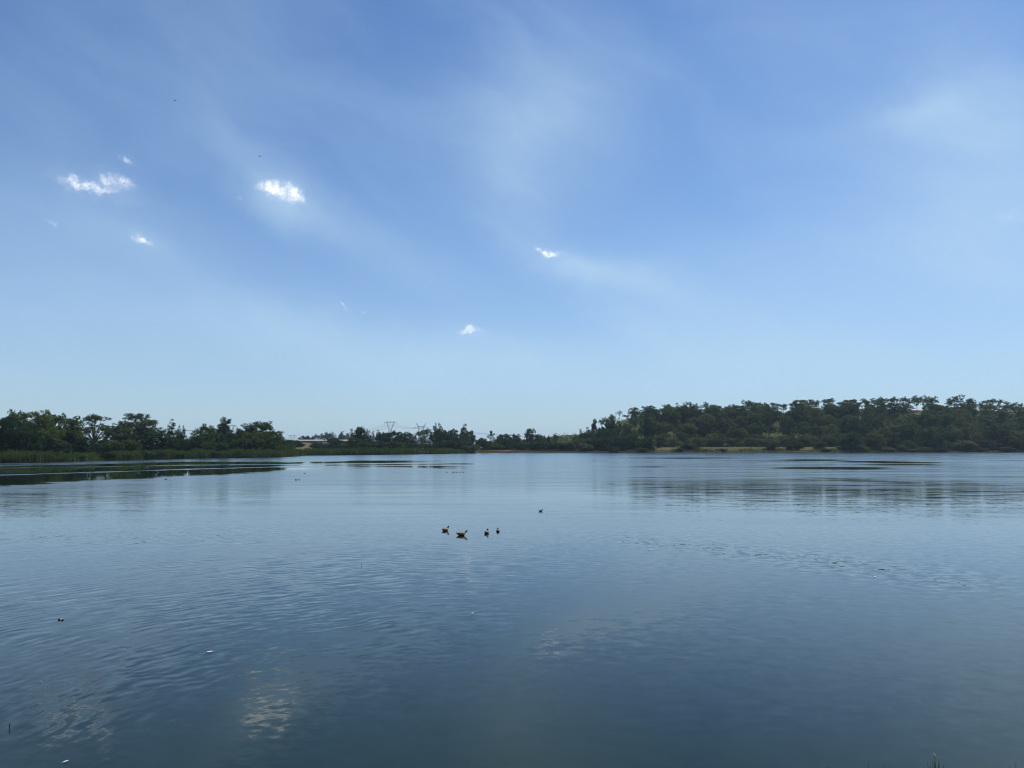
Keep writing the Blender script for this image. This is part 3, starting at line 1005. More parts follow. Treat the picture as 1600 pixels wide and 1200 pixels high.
# wooded slope, row by row down to the water
Z = 'slope'
for (D, x0, x1, n, w, hlo, hhi) in [(590, 985, 1625, 28, 22, 3.5, 7), (574, 985, 1625, 27, 24, 6, 10), (557, 980, 1630, 27, 25, 9, 13), (541, 975, 1630, 27, 26, 9, 13), (524, 970, 1630, 27, 27, 10, 14), (508, 1030, 1320, 13, 24, 6, 9)]:
    for i in range(n):
        px = x0 + (x1 - x0) * (i + U(.2, .8)) / n
        if D > 565 and (1218 < px < 1252 or 1412 < px < 1448): continue
        if D > 550 and px < 1010 and U(0, 1) < .25: continue
        dd = D + U(-6, 6)
        x = (px - 800) / FPX * dd
        big = px > 1320 and D < 560
        z = ground_z(x, dd) + U(hlo, hhi) * (1.2 if big else 1.0)
        topy = 694 - (z - CAM_H) / dd * FPX
        k = rng.choice(['hill', 'hill', 'hill', 'round', 'rounddark', 'roundolive', 'gum', 'hill'])
        plant(Z, str(k), px, topy, w * U(.75, 1.25) * (1.25 if big else 1.0), D=dd)

# trees along the right shore
Z = 'rightshore'
for a in [('bushdark', 1062, 700, 14, 3), ('bushdark', 1131, 701, 12, 3), ('bushdark', 1290, 700, 16, 3), ('bush', 1346, 697, 24, 3), ('bushdark', 1471, 699, 20, 2), ('bush', 1533, 699, 22, 3), ('bushdark', 1573, 698, 26, 3), ('bushdark', 1003, 700, 18, 3), ('bushdark', 960, 698, 22, 3), ('bushgrey', 1422, 701, 20, 3)]:
    plant(Z, a[0], a[1], a[2], a[3], depth=a[4])
for a in [
    ('hill', 975, 688, 22, 16), ('rounddark', 988, 678, 36, 14), ('rounddark', 1012, 683, 22, 10), ('rounddark', 1034, 688, 20, 24), ('hill', 1050, 684, 30, 26), ('bushdark', 1074, 693, 26, 9), ('hill', 1090, 684, 32, 24), ('rounddark', 1118, 685, 30, 24),
    ('hill', 1145, 684, 30, 26), ('hill', 1172, 684, 28, 24), ('bushdark', 1205, 689, 20, 8), ('hill', 1192, 686, 26, 26), ('bushdark', 1233, 693, 12, 8), ('bushdark', 1247, 690, 14, 8), ('hill', 1222, 682, 28, 24), ('bushdark', 1279, 690, 20, 12), ('hill', 1258, 680, 30, 24), ('hill', 1300, 684, 26, 26),
    ('rounddark', 1328, 676, 38, 10), ('round', 1364, 677, 34, 12), ('conifer', 1398, 676, 18, 9), ('hill', 1384, 684, 26, 16), ('round', 1420, 688, 24, 10), ('conifer', 1433, 681, 16, 12), ('rounddark', 1456, 667, 44, 14), ('bushgrey', 1440, 699, 28, 5), ('bushgrey', 1382, 699, 28, 5), ('bush', 1405, 696, 20, 6),
    ('conifer', 1490, 676, 20, 14), ('conifer', 1509, 669, 18, 18), ('roundrust', 1525, 676, 26, 16), ('roundolive', 1506, 688, 36, 8), ('rounddark', 1540, 684, 22, 12), ('hill', 1562, 664, 42, 20), ('roundolive', 1592, 674, 38, 14), ('rounddark', 1592, 686, 34, 8), ('round', 1556, 688, 26, 16), ('rounddark', 1478, 692, 20, 8), ('rounddark', 1625, 676, 40, 12),
]:
    plant(Z, a[0], a[1], a[2], a[3], depth=a[4])

ORD = ['', 'second', 'third', 'fourth', 'fifth', 'sixth', 'seventh', 'eighth', 'ninth', 'tenth']


def ordinal(i):
    if i == 0: return 'leftmost'
    if i < 10: return ORD[i] + ' from the left'
    n = i + 1
    suf = 'th' if 10 <= n % 100 <= 20 else {1: 'st', 2: 'nd', 3: 'rd'}.get(n % 10, 'th')
    return '%d%s from the left' % (n, suf)


PLACE = {'left': 'on the left shore', 'centre': 'behind the central reeds', 'road': 'beyond the distant road', 'shoulder': 'where the hill begins',
         'crest': 'on the hill crest', 'slope': 'on the wooded slope', 'rightshore': 'along the right shore'}
GROUP = {'left': 'trees and shrubs on the left shore', 'centre': 'trees and shrubs behind the central reeds', 'road': 'trees beyond the distant road',
         'shoulder': 'trees where the hill begins', 'crest': 'trees on the hill crest', 'slope': 'trees on the wooded slope', 'rightshore': 'trees and shrubs along the right shore'}
by = {}
for z, k, px, root, ty in PLANTS:
    by.setdefault((z, KIND[k][1]), []).append((px, root))
for (z, look), lst in by.items():
    lst.sort(key=lambda t: t[0])
    for i, (px, root) in enumerate(lst):
        root['label'] = look + ' ' + PLACE[z] + ('' if len(lst) == 1 else ', ' + ordinal(i))
        root['group'] = GROUP[z]


# ------------------------------------------------------------------ reeds and bank grass (nobody could count them)
def blades(name, pts, hts, wid, lean, mats, label, cat='reeds', nmat=None):
    n = len(pts)
    az = rng.uniform(0, 6.28, n)
    side = np.stack([np.cos(az), np.sin(az), np.zeros(n)], 1)
    ln = np.stack([np.cos(az + 1.3), np.sin(az + 1.3), np.zeros(n)], 1) * (rng.normal(size=(n, 1)) * lean) * hts[:, None]
    up = np.array([0, 0, 1.0])
    w = (wid * rng.uniform(.6, 1.4, n))[:, None]
    b = pts - up * 0.1
    q = np.stack([b - side * w * .5, b + side * w * .5, b + ln * .55 + up * hts[:, None] * .62 + side * w * .45, b + ln + up * hts[:, None]], 1)
    me = quads_mesh(name, q.reshape(-1, 3), n, mats)
    if nmat is not None:
        me.polygons.foreach_set('material_index', nmat.astype(np.int32))
    return tag(link(name, me), label, cat, None, 'stuff')


def reed_belt(name, x0, x1, inner, outer, hfun, n, wid, label, dryshare):
    px = rng.uniform(x0, x1, n)
    dd = rng.uniform(inner, outer, n)
    D = shore_dist(px) + dd
    x = (px - 800) / FPX * D; y = D
    z = np.maximum(height(x, y), 0.0)
    clump = vnoise(px / 9.0, dd / 3.0, 3)
    h = hfun(px) * (0.40 + 1.05 * clump) * rng.uniform(.75, 1.1, n)
    return blades(name, np.stack([x, y, z], 1), h, wid, 0.10, [M['reed'], M['reed_dry']], label, 'reeds', (rng.random(n) < dryshare).astype(int))


reed_belt('reed_bed', -70, 452, -0.8, 7.0, lambda p: np.interp(p, [-70, 150, 155, 172, 180, 300, 452], [2.5, 2.4, 1.0, 1.0, 2.5, 2.7, 2.7]), 30000, 0.22, 'dense green reed belt along the left shore below the trees', 0.06)
reed_belt('reed_bed', 440, 742, -1.0, 12.0, lambda p: np.interp(p, [440, 480, 640, 700, 742], [2.6, 2.2, 2.8, 2.0, 1.6]), 26000, 0.26, 'smooth pale green reed belt along the central shore', 0.04)
reed_belt('shore_grass', 745, 1660, 0.6, 10.0, lambda p: 0.6 - 0.15 * (p > 1015) * (p < 1330) + 0.9 * sstep(vnoise(p / 22.0, p * 0 + 3), .45, .7) * (p > 930), 16000, 0.3, 'low dry grass along the far right shore', 0.6)
reed_belt('meadow_grass', -70, 940, 9.0, 60.0, lambda p: p * 0 + 0.5, 16000, 0.4, 'rough grass on the far bank behind the reeds', 0.3)

# undergrowth under the hillside trees
def undergrowth(name, n, x0, x1, d0, d1, label, size, mat):
    px = rng.uniform(x0, x1, n); t = rng.random(n)
    D = shore_dist(px) + d0 + (d1 - shore_dist(px) - d0) * t
    x = (px - 800) / FPX * D
    lump = vnoise(x / 7.0, D / 7.0, 3)
    z = height(x, D) + rng.random(n) ** 1.5 * (0.4 + 4.2 * sstep(lump, .4, .75))
    bare = np.exp(-((px - 988) / 22) ** 2) * (D > 548) + np.exp(-((px - 1236) / 11) ** 2) * (D > 565) + np.exp(-((px - 1432) / 20) ** 2) * (D > 580)
    k = (rng.random(n) > bare) & ((lump > .42) | (rng.random(n) < .35))
    c = np.stack([x, D, z], 1)[k]; m_ = len(c)
    nr = rand_unit(m_) + np.array([0, -.3, .6]); nr /= np.linalg.norm(nr, axis=1, keepdims=True)
    tt = np.cross(nr, rand_unit(m_)); tt /= np.linalg.norm(tt, axis=1, keepdims=True); bb = np.cross(nr, tt)
    sz = rng.uniform(.5, 1.1, (m_, 1)) * size
    q = np.stack([c - tt * sz, c - bb * sz * .6, c + tt * sz, c + bb * sz * .6], 1)
    tag(link(name, quads_mesh(name, q.reshape(-1, 3), m_, M[mat])), label, 'undergrowth', None, 'stuff')


undergrowth('undergrowth', 30000, 955, 1660, 16, 590, 'scrubby undergrowth between the hillside trees', .62, 'under')
undergrowth('undergrowth', 9000, 842, 960, 10, 590, 'scrubby undergrowth where the hill begins', .55, 'under')

# bank under the photographer: grass, mostly below the frame
n = 9000
bx = rng.uniform(-7, 7, n); by_ = rng.uniform(1.6, 6.5, n)
keep = np.hypot(bx, by_) > 1.2
bx, by_ = bx[keep], by_[keep]
bz = height(bx, by_)
room = (CAM_H - by_ * 0.425) - bz
hh = np.minimum(rng.uniform(.12, .34, len(bx)), np.maximum(room - 0.06, 0.05))
blades('bank_grass', np.stack([bx, by_, bz], 1), hh, 0.012, 0.35, [M['grass'], M['straw']], 'grass on the near bank at the bottom edge', 'grass', (rng.random(len(bx)) < .2).astype(int))


def grass_tuft(px, py, dist, nbl, spread, label, seed_head=False, mat='grass'):
    tip = at(px, py, dist)
    z0 = ground_z(tip.x, tip.y)
    h = tip.z - z0
    root = link('grass_tuft', None, None, (tip.x, tip.y, z0))
    tag(root, label, 'grass', 'grass tufts at the bottom edge')
    for i in range(nbl):
        mb = MB()
        a = U(0, 6.28); s_ = U(.1, 1) * spread if i else 0.0
        hb = h * (U(.93, .99) if i else 1.0)
        ex, ey = math.cos(a) * s_, math.sin(a) * s_ * .6
        mb.tube([(ex * .1, ey * .1, -.03), (ex * .35, ey * .35, hb * .5), (ex * .7, ey * .7, hb * .82), (ex, ey, hb)], [.003, .0034, .0024, .0005], 4)
        mb.build('blade', M[mat], root, smooth=True)
    if seed_head:
        mb = MB()
        mb.tube([(0, 0, h * .985), (.001, 0, h * 1.0), (-.003, 0, h * 1.012), (-.006, 0, h * 1.022)], [.0012, .0028, .0024, .0006], 5)
        mb.build('seed_head', M['straw'], root, smooth=True)
    return root


grass_tuft(1461, 1182, 2.7, 16, .04, 'tallest grass tuft with pale seed head at the bottom right', True)
grass_tuft(1294, 1193, 2.7, 1, .02, 'single thin grass blade, leftmost at the bottom right edge')
grass_tuft(1357, 1192, 2.7, 2, .03, 'thin grass blade left of the tallest tuft, second from the left')
grass_tuft(1381, 1192, 2.7, 1, .02, 'thin grass blade left of the tallest tuft, third from the left')
grass_tuft(1421, 1197, 2.7, 2, .02, 'short grass tip just left of the tallest tuft')
grass_tuft(1587, 1191, 2.7, 2, .03, 'thin grass blade near the bottom right corner')
grass_tuft(317, 1197.5, 2.7, 3, .006, 'dark blunt grass tip at the bottom left edge', False, 'stick')

# ------------------------------------------------------------------ distant road bridge and barrier
def road_parts():
    def X(px): return (px - 800) / FPX * ROAD_D
    zt = CAM_H + (694 - 686.6) / FPX * ROAD_D
    g0 = ground_z(X(500), ROAD_D)
    # carriageway on the embankment
    mb = MB(); mb.box((X(440), ROAD_D - 9, zt - 1.6), (X(760), ROAD_D + 9, zt - 1.15))
    tag(mb.build('road', plain('asphalt', (.055, .055, .057), .9, .2, .3)), kind='structure')
    wall = link('road_barrier', None, None, (X(455), ROAD_D, zt - 1.2))
    tag(wall, 'pale concrete barrier along the distant road embankment', 'barrier')
    for i in range(12):
        x0 = X(455 + i * 8.6) - X(455); x1 = X(455 + (i + 1) * 8.6) - X(455) - 0.06
        MB().prism([(x0, -10.6, -.5), (x1, -10.6, -.5), (x1, -9.0, -.5), (x0, -9.0, -.5)], [(x0, -9.2, 0.9), (x1, -9.2, 0.9), (x1, -9.05, 0.9), (x0, -9.05, 0.9)]).build('panel', M['concrete'], wall)
    low = link('retaining_wall', None, None, (X(503), ROAD_D - 20, zt - 3.9))
    tag(low, 'low pale retaining wall below the distant road barrier', 'wall')
    for i in range(5):
        x0 = (X(503 + i * 7) - X(503)); x1 = (X(503 + (i + 1) * 7) - X(503)) - .05
        MB().box((x0, -.3, -2.0), (x1, .3, 1.0)).build('panel', M['concrete'], low)
    br = link('road_bridge', None, None, (X(570), ROAD_D, 0))
    tag(br, 'long low road bridge with pale parapet behind the central trees', 'bridge')
    L = X(745) - X(570)
    MB().box((0, -9.3, zt - 3.3), (L, 9.3, zt - 1.65)).build('deck', M['concrete_dark'], br)
    MB().box((0, -9.9, zt - 1.6), (L, -9.5, zt - .1)).build('parapet', M['concrete'], br)
    MB().box((0, 9.5, zt - 1.6), (L, 9.9, zt - .1)).build('parapet', M['concrete'], br)
    for k in range(6):
        x = L * (k + .5) / 6
        z0 = ground_z(X(570) + x, ROAD_D) - .5
        MB().box((x - .7, -7, z0), (x + .7, 7, zt - 3.3)).build('pier', M['concrete'], br)


road_parts()


# ------------------------------------------------------------------ power line
def lattice(mb, a0, a1, b0, b1, n, r):
    """zig-zag bracing between two chords a and b"""
    for i in range(n):
        t0, t1 = i / n, (i + 1) / n
        p = a0.lerp(a1, t0); q = b0.lerp(b1, t1)
        p2 = b0.lerp(b1, t0); q2 = a0.lerp(a1, t1)
        mb.bar(p, q, r); mb.bar(p2, q2, r)


def pylon_v(px, topy, D, label, s=1.0):
    """cat-head tower: body, V window, flat bridge, hanging strings at the ends"""
    top = at(px, topy, D)
    z0 = ground_z(top.x, top.y)
    H = top.z - z0
    root = link('transmission_tower', None, None, (top.x, top.y, z0))
    tag(root, label, 'pylon', 'transmission towers')
    th = .22 * s
    V3 = Vector
    wz = H - 11.0 * s
    body = MB()
    for sx in (-1, 1):
        for sy in (-1, 1):
            body.bar(V3((sx * 3.6 * s, sy * 3.0 * s, 0)), V3((sx * 2.2 * s, sy * 1.2 * s, wz - 2 * s)), th)
            body.bar(V3((sx * 2.2 * s, sy * 1.2 * s, wz - 2 * s)), V3((sx * 1.7 * s, sy * .8 * s, wz)), th)
    for sy in (-1, 1):
        lattice(body, V3((-3.6 * s, sy * 3 * s, 0)), V3((-2 * s, sy * 1.2 * s, wz)), V3((3.6 * s, sy * 3 * s, 0)), V3((2 * s, sy * 1.2 * s, wz)), 5, th * .6)
    body.bar(V3((-1.9 * s, 0, wz)), V3((1.9 * s, 0, wz)), th)
    body.build('tower_body', M['steel'], root)
    for sx in (-1, 1):
        arm = MB()
        for o in (-.55, .55):
            arm.bar(V3((sx * (1.5 + o) * s, 0, wz)), V3((sx * (5.2 + o) * s, 0, H - .8 * s)), th)
        lattice(arm, V3((sx * .95 * s, 0, wz)), V3((sx * 4.65 * s, 0, H - .8 * s)), V3((sx * 2.05 * s, 0, wz)), V3((sx * 5.75 * s, 0, H - .8 * s)), 5, th * .6)
        arm.build('window_arm', M['steel'], root)
    br = MB()
    e = 8.6 * s
    br.bar(V3((-e, 0, H - .9 * s)), V3((e, 0, H - .9 * s)), th)
    br.bar(V3((-e * .8, 0, H)), V3((e * .8, 0, H)), th)
    br.bar(V3((-e, 0, H - .9 * s)), V3((-e * .8, 0, H)), th); br.bar(V3((e, 0, H - .9 * s)), V3((e * .8, 0, H)), th)
    lattice(br, V3((-e * .8, 0, H)), V3((e * .8, 0, H)), V3((-e * .8, 0, H - .9 * s)), V3((e * .8, 0, H - .9 * s)), 8, th * .6)
    br.build('crossarm', M['steel'], root)
    for x in (-e, 0, e):
        MB().tube([(x, 0, H - .9 * s), (x, 0, H - 4.4 * s)], [.16 * s, .16 * s], 6).build('insulator', M['glass'], root)
    return [Vector((top.x + x, top.y, z0 + H - 4.4 * s)) for x in (-e, 0, e)]


def pylon_h(px, topy, D, label, s=1.0):
    """horned tower: two legs, wide crossarm, two raised earth-wire horns"""
    top = at(px, topy, D)
    z0 = ground_z(top.x, top.y)
    H = top.z - z0
    root = link('transmission_tower', None, None, (top.x, top.y, z0))
    tag(root, label, 'pylon', 'transmission towers')
    th = .24 * s; V3 = Vector
    az_ = H - 7.0 * s
    for sx in (-1, 1):
        leg = MB()
        for o in (-.7, .7):
            leg.bar(V3((sx * (2.4 + o) * s, 0, 0)), V3((sx * (3.6 + o) * s, 0, az_)), th)
        lattice(leg, V3((sx * 1.7 * s, 0, 0)), V3((sx * 2.9 * s, 0, az_)), V3((sx * 3.1 * s, 0, 0)), V3((sx * 4.3 * s, 0, az_)), 9, th * .6)
        leg.build('leg', M['steel'], root)
        horn = MB()
        horn.bar(V3((sx * 2.9 * s, 0, az_)), V3((sx * 7.6 * s, 0, H)), th)
        horn.bar(V3((sx * 4.4 * s, 0, az_)), V3((sx * 7.6 * s, 0, H)), th)
        lattice(horn, V3((sx * 2.9 * s, 0, az_)), V3((sx * 7.6 * s, 0, H)), V3((sx * 4.4 * s, 0, az_)), V3((sx * 7.6 * s, 0, H)), 4, th * .6)
        horn.build('horn', M['steel'], root)
    arm = MB(); e = 11.0 * s
    arm.bar(V3((-e, 0, az_ - .2 * s)), V3((e, 0, az_ - .2 * s)), th)
    arm.bar(V3((-4.4 * s, 0, az_ + 1.7 * s)), V3((4.4 * s, 0, az_ + 1.7 * s)), th)
    arm.bar(V3((-e, 0, az_ - .2 * s)), V3((-4.4 * s, 0, az_ + 1.2 * s)), th * .7); arm.bar(V3((e, 0, az_ - .2 * s)), V3((4.4 * s, 0, az_ + 1.2 * s)), th * .7)
    lattice(arm, V3((-4.4 * s, 0, az_ + 1.7 * s)), V3((4.4 * s, 0, az_ + 1.7 * s)), V3((-4.4 * s, 0, az_ - .2 * s)), V3((4.4 * s, 0, az_ - .2 * s)), 6, th * .6)
    arm.build('crossarm', M['steel'], root)
    for x in (-e, 0, e):
        MB().tube([(x, 0, az_ - .2 * s), (x, 0, az_ - 2.2 * s)], [.16 * s, .16 * s], 6).build('insulator', M['glass'], root)
    return [Vector((top.x + x, top.y, z0 + az_ - 2.2 * s)) for x in (-e, 0, e)]


PA = pylon_v(610, 659, 1100, 'cat-head lattice pylon with flat top bar above the central trees')
PB = pylon_h(658, 660.3, 1160, 'lattice pylon with two raised horns right of the cat-head pylon')
PC = pylon_v(457, 680.3, 2100, 'small faint far pylon above the left end of the road', 1.3)
PD = pylon_v(359, 664.5, 760, 'lattice pylon mostly hidden behind the dark conifer', .8)


def wires(a, b, sag, rad, label):
    o = link('power_line', None, None, a[0])
    tag(o, label, 'cable', 'power line spans')
    for p, q in zip(a, b):
        mb = MB(); pts = []
        for i in range(17):
            t = i / 16
            r_ = p.lerp(q, t); r_.z -= sag * 4 * t * (1 - t)
            pts.append(r_ - a[0])
        mb.tube(pts, [rad] * 17, 4)
        mb.build('wire', M['wire'], o)


def off(P, v): return [p + Vector(v) for p in P]


wires(PA, PB, 1.5, .11, 'cable span between the two central pylons')
wires(PB, off(PB, (420, 260, -10)), 7, .11, 'cables running right from the horned pylon')
wires(PA, PC, 14, .13, 'cables running left from the cat-head pylon to the far pylon')
wires(PD, off(PD, (-420, -60, 3)), 6, .10, 'cables above the left shore, left of the conifer')
wires(PD, PC, 6, .12, 'cables from the hidden pylon to the far pylon')


# ------------------------------------------------------------------ birds and floating bits
def loft(rings, n=12):
    """rings: (x, y, z, half_width, half_height, tilt) along a spine; one closed skin"""
    v, f = [], []
    for (x, y, z, a, b, tilt) in rings:
        ct, st = math.cos(tilt), math.sin(tilt)
        for k in range(n):
            t = 2 * math.pi * k / n
            u, w = a * math.cos(t), b * math.sin(t)
            v.append((x - w * st, y + u, z + w * ct))
    m = len(rings)
    for i in range(m - 1):
        for k in range(n):
            k2 = (k + 1) % n
            f.append((i * n + k, i * n + k2, (i + 1) * n + k2, (i + 1) * n + k))
    f.append(tuple(range(n - 1, -1, -1)))
    f.append(tuple((m - 1) * n + k for k in range(n)))
    return v, f


def bird_mesh(name, mats, neck=1.0, coot=False):
    """swimming water bird facing +X, 1 long; breast to bill is one skin"""
    k = neck
    rings = [(-.52, 0, .22, .015, .012, .5), (-.46, 0, .20, .06, .03, .4), (-.36, 0, .15, .13, .08, .25), (-.2, 0, .12, .21, .17, .1), (0, 0, .11, .24, .21, 0), (.18, 0, .12, .21, .19, -.1),
             (.28, 0, .15, .16, .14, -.5), (.32, 0, .21, .115, .105, -1.0), (.335, 0, .22 + .08 * k, .105, .10, -1.35), (.34, 0, .21 + .18 * k, .096, .098, -1.45),
             (.35, 0, .20 + .27 * k, .096, .10, -1.2), (.385, 0, .20 + .335 * k, .098, .10, -.6), (.44, 0, .20 + .335 * k, .074, .072, 0), (.49, 0, .20 + .315 * k, .040, .038, .1),
             (.53, 0, .20 + .30 * k, .030, .018, .1), (.585, 0, .20 + .292 * k, .026, .010, .05)]
    v, f = loft(rings)
    fm = []
    n = 12
    for q in f:
        c = np.mean([v[i] for i in q], axis=0)
        i = q[0] // n
        if coot:
            fm.append(1 if i >= 12 else 0)
        else:
            if i >= 13: fm.append(3)
            elif i >= 9: fm.append(0)
            elif i >= 5 and c[2] > .05: fm.append(2)
            elif c[2] > .17: fm.append(1 if i < 3 else 2)
            elif c[2] < .09: fm.append(0)
            else: fm.append(1)
    return mesh(name, v, f, mats, True, fm)


def wing_mesh(name, mat, side):
    rings = [(.17, 0, 0, .01, .03, 0), (.08, 0, .01, .028, .075, 0), (-.08, 0, .02, .034, .085, 0), (-.24, 0, .035, .026, .065, .1), (-.40, 0, .065, .014, .03, .2), (-.50, 0, .10, .004, .008, .25)]
    v, f = loft(rings, 10)
    v = [(x, y + side * (.185 - .10 * max(0, -x)), z + .15) for x, y, z in v]
    return mesh(name, v, f, mat, True)


goose = bird_mesh('duck_body', [M['feather_dark'], M['feather_brown'], M['feather_buff'], M['bill']], .62)
cootm = bird_mesh('coot_body', [M['coot'], M['white']], .6, True)
wingL, wingR = wing_mesh('duck_wing_l', M['feather_brown'], 1), wing_mesh('duck_wing_r', M['feather_brown'], -1)
cwL, cwR = wing_mesh('coot_wing_l', M['coot'], 1), wing_mesh('coot_wing_r', M['coot'], -1)
gullm = bird_mesh('white_bird_body', [M['white'], M['bill']], .8, True)
whL, whR = wing_mesh('white_wing_l', M['white'], 1), wing_mesh('white_wing_r', M['white'], -1)


def swim(name, px, py, length, heading, label, group, body, wl=None, wr=None, zs=1.0):
    p = on_water(px, py)
    root = link(name, None, None, (p.x, p.y, -.02 * length))
    root.rotation_euler = (0, 0, R(heading))
    root.scale = (length, length, length * zs)
    tag(root, label, name.replace('_', ' '), group)
    link('body', body, root)
    if wl is not None:
        link('wing', wl, root); link('wing', wr, root)
    return root


DG = 'ducks swimming in the middle of the lake'
swim('duck', 696, 829.3, .56, 48, 'dark-headed brown duck, leftmost of the four swimming together', DG, goose, wingL, wingR, 1.0)
swim('duck', 721.5, 836.5, .64, 10, 'largest duck with raised tail, second of the four, seen side-on', DG, goose, wingL, wingR, 1.0)
swim('duck', 760.5, 833.5, .53, 78, 'duck with buff flanks facing away, third of the four', DG, goose, wingL, wingR, 1.0)
swim('duck', 778, 830.5, .42, 96, 'smallest duck facing away, rightmost of the four', DG, goose, wingL, wingR, 1.0)
CG = 'black coots on the water'
for (px, py, ln, hd, lb) in [
    (845, 799, .36, 25, 'lone black coot swimming up and right of the four ducks'),
    (138, 749.6, .36, 100, 'small black coot on the dark calm water at the left'),
    (259, 749.2, .36, 170, 'small black coot just below the dark calm water at the left'),
    (462.5, 750.2, .38, 180, 'left one of the two coots close together'),
    (467.5, 750, .32, 20, 'right one of the two coots close together'),
    (635, 720.6, .45, 0, 'distant black coot on the calm streaks below the horned pylon'),
    (698, 738, .34, 0, 'tiny far coot, leftmost of the line of six in mid lake'),
    (707.5, 738, .32, 180, 'tiny far coot, second of the line of six in mid lake'),
    (709.5, 739, .30, 20, 'tiny far coot, third of the line of six in mid lake'),
    (713, 738.2, .36, 160, 'tiny far coot, fourth of the line of six in mid lake'),
    (718, 738, .30, 0, 'tiny far coot, fifth of the line of six in mid lake'),
    (723.5, 738, .34, 190, 'tiny far coot, rightmost of the line of six in mid lake'),
    (476, 740.2, .3, 0, 'tiny far coot above the close pair of coots'),
    (1022, 720.2, .4, 0, 'tiny far coot left of the pair below the right shore'),
    (1134, 720.2, .4, 0, 'tiny far coot, left of the two near the right slicks'),
    (1139, 720.2, .4, 180, 'tiny far coot, right of the two near the right slicks'),
]:
    swim('coot', px, py, ln, hd, lb, CG, cootm, cwL, cwR)
WG = 'white birds by the far shore'
for (px, py, ln, lb) in [(866, 708.2, .5, 'white speck of a bird at the far shore, leftmost'), (920, 708.3, .62, 'white speck of a bird at the far shore, second from the left'),
                         (991, 708.3, .5, 'white speck of a bird at the far shore, third from the left'), (1069, 708.2, .5, 'white speck of a bird at the far shore, fourth from the left'),
                         (1096, 708.4, .85, 'largest white bird at the foot of the wooded hill')]:
    swim('white_bird', px, py, ln, 0 if px % 2 else 180, lb, WG, gullm, whL, whR)


def flying(px, py, dist, span, roll, heading, label, pitch=0):
    p = at(px, py, dist)
    root = link('flying_bird', None, None, p)
    root.rotation_euler = (R(roll), R(pitch), R(heading))
    tag(root, label, 'bird', 'birds in flight')
    s_ = span
    rings = [(-.28, 0, 0, .05, .006, 0), (-.2, 0, 0, .04, .02, 0), (-.05, 0, 0, .06, .055, 0), (.12, 0, .0, .055, .05, 0), (.2, 0, .01, .03, .03, 0), (.26, 0, .012, .032, .03, 0), (.32, 0, .005, .006, .006, 0)]
    v, f = loft([(x * s_, y, z * s_, a * s_, b * s_, t) for x, y, z, a, b, t in rings], 10)
    link('body', mesh('flying_body', v, f, M['coot'], True), root)
    for sd in (-1, 1):
        P = []
        for (y, xl, xt, z, th) in [(.03, .10, -.07, .02, .012), (.2, .12, -.05, .05, .010), (.36, .07, -.05, .055, .007), (.5, -.03, -.07, .04, .003)]:
            P.append([(xl * s_, sd * y * s_, z * s_), ((xl + xt) / 2 * s_, sd * y * s_, (z + th) * s_), (xt * s_, sd * y * s_, z * s_), ((xl + xt) / 2 * s_, sd * y * s_, (z - th) * s_)])
        v = [q for ring in P for q in ring]; f = []
        for i in range(3):
            for k in range(4):
                f.append((i * 4 + k, i * 4 + (k + 1) % 4, (i + 1) * 4 + (k + 1) % 4, (i + 1) * 4 + k))
        f += [(3, 2, 1, 0), (12, 13, 14, 15)]
        link('wing', mesh('flying_wing', v, f, M['coot'], True), root)


flying(273.5, 157, 95, .48, -24, 78, 'small gliding bird high in the sky at upper left')
flying(406, 244, 80, .40, 3, 92, 'small dark bird in the sky above the brightest cloud', 24)


def feather(px, py, length, rot, label, mat='white', curl=.25):
    p = on_water(px, py)
    root = link('feather', None, None, (p.x, p.y, .004))
    root.rotation_euler = (0, 0, R(rot))
    tag(root, label, 'feather', 'feathers floating on the water')
    mb = MB()
    L = length
    mb.tube([(-.5 * L, 0, .002), (-.1 * L, .02 * L, .004), (.25 * L, .06 * L, .01), (.5 * L, .12 * L, .05 * L)], [.004, .0035, .0025, .001], 5)
    mb.build('quill', M[mat], root, smooth=True)
    v, f = [], []
    ns = 9
    for i in range(ns):
        t = i / (ns - 1)
        x = (-.25 + .75 * t) * L
        y = (.02 + .10 * t * t) * L
        z = .006 + curl * L * .25 * t * t
        w = .13 * L * math.sin(math.pi * min(.97, .12 + .86 * t)) + .002
        v += [(x, y - w, z + w * .35), (x, y, z), (x, y + w, z + w * .5), (x, y, z + .004)]
    for i in range(ns - 1):
        for k in range(4):
            f.append((i * 4 + k, i * 4 + (k + 1) % 4, (i + 1) * 4 + (k + 1) % 4, (i + 1) * 4 + k))
    f += [(3, 2, 1, 0), tuple((ns - 1) * 4 + k for k in range(4))]
    link('vane', mesh('vane', v, f, M[mat], True), root)


feather(326, 1019.5, .20, 12, 'white curled feather floating at the lower left')
feather(738, 959, .14, 30, 'small white feather floating below the ducks')
feather(1016, 860, .24, 0, 'white feather floating right of the ducks near the dark ripples')
feather(1367, 902, .16, 20, 'tiny white feather floating at the right below the dark ripples')
feather(101, 1191.5, .11, 40, 'white feather scrap in the bottom left corner')
feather(102, 885, .12, 15, 'tiny feather at the far left above the floating bottle')


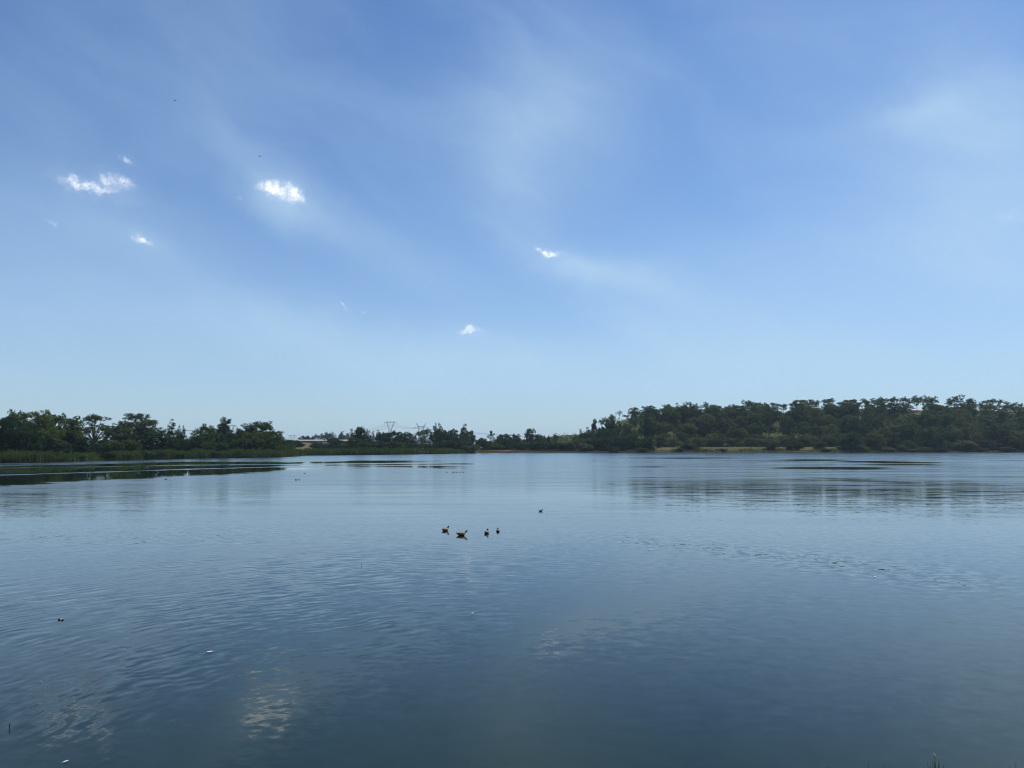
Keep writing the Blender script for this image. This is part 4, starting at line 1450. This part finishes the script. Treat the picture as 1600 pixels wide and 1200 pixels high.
def debris_bottle(px, py):
    p = on_water(px, py)
    root = link('floating_bottle', None, None, (p.x, p.y, .012))
    root.rotation_euler = (0, 0, R(-12))
    tag(root, 'small dark floating bottle with pale label at the left', 'bottle')
    mb = MB(); mb.tube([(-.085, 0, 0), (-.08, 0, 0), (.03, 0, 0), (.05, 0, 0), (.062, 0, 0)], [.022, .03, .03, .016, .012], 12)
    mb.build('body', M['stick'], root, smooth=True)
    mb = MB(); mb.tube([(-.005, 0, 0), (.028, 0, 0)], [.0315, .0315], 12, True)
    mb.build('paper_label', M['white'], root, smooth=False)
    mb = MB(); mb.tube([(.0625, 0, 0), (.08, 0, 0)], [.0145, .0145], 10)
    mb.build('cap', M['stick'], root)


debris_bottle(95.5, 969)


def stub(px, py, h, lean, label):
    p = on_water(px, py)
    root = link('reed_stub', None, None, (p.x, p.y, 0))
    tag(root, label, 'reed stub', 'reed stubs standing out of the water')
    mb = MB(); mb.tube([(0, 0, -.12), (lean * .3, 0, h * .45), (lean, 0, h)], [.008, .007, .005], 6)
    mb.build('stem', M['stick'], root, smooth=True)
    mb = MB(); mb.tube([(lean * .3, 0, h * .4), (lean * .3 + h * .18, .01, h * .62), (lean * .3 + h * .24, .01, h * .8)], [.006, .004, .001], 5)
    mb.build('leaf_stump', M['stick'], root, smooth=True)


stub(14.5, 1138.5, .105, .004, 'dark reed stub in the water at the bottom left edge')
stub(564.5, 884, .13, .006, 'dark reed stub in the water left of the ducks')
stub(466, 736.2, .5, .05, 'thin dark reed stub at the edge of the calm streaks')


# ------------------------------------------------------------------ the air over the lake
def build_haze():
    hb = MB()
    hb.box((-5300, -5300, -4.5), (5300, 5300, 62))
    m, ng, out = new_mat('thin_haze')
    v = ng.node('ShaderNodeVolumePrincipled')
    v.inputs['Color'].default_value = (.66, .82, 1.0, 1)
    v.inputs['Density'].default_value = 0.00009
    v.inputs['Anisotropy'].default_value = 0.2
    ng.l.new(v.outputs[0], out.inputs['Volume'])
    tag(hb.build('haze', m), kind='stuff')


build_haze()
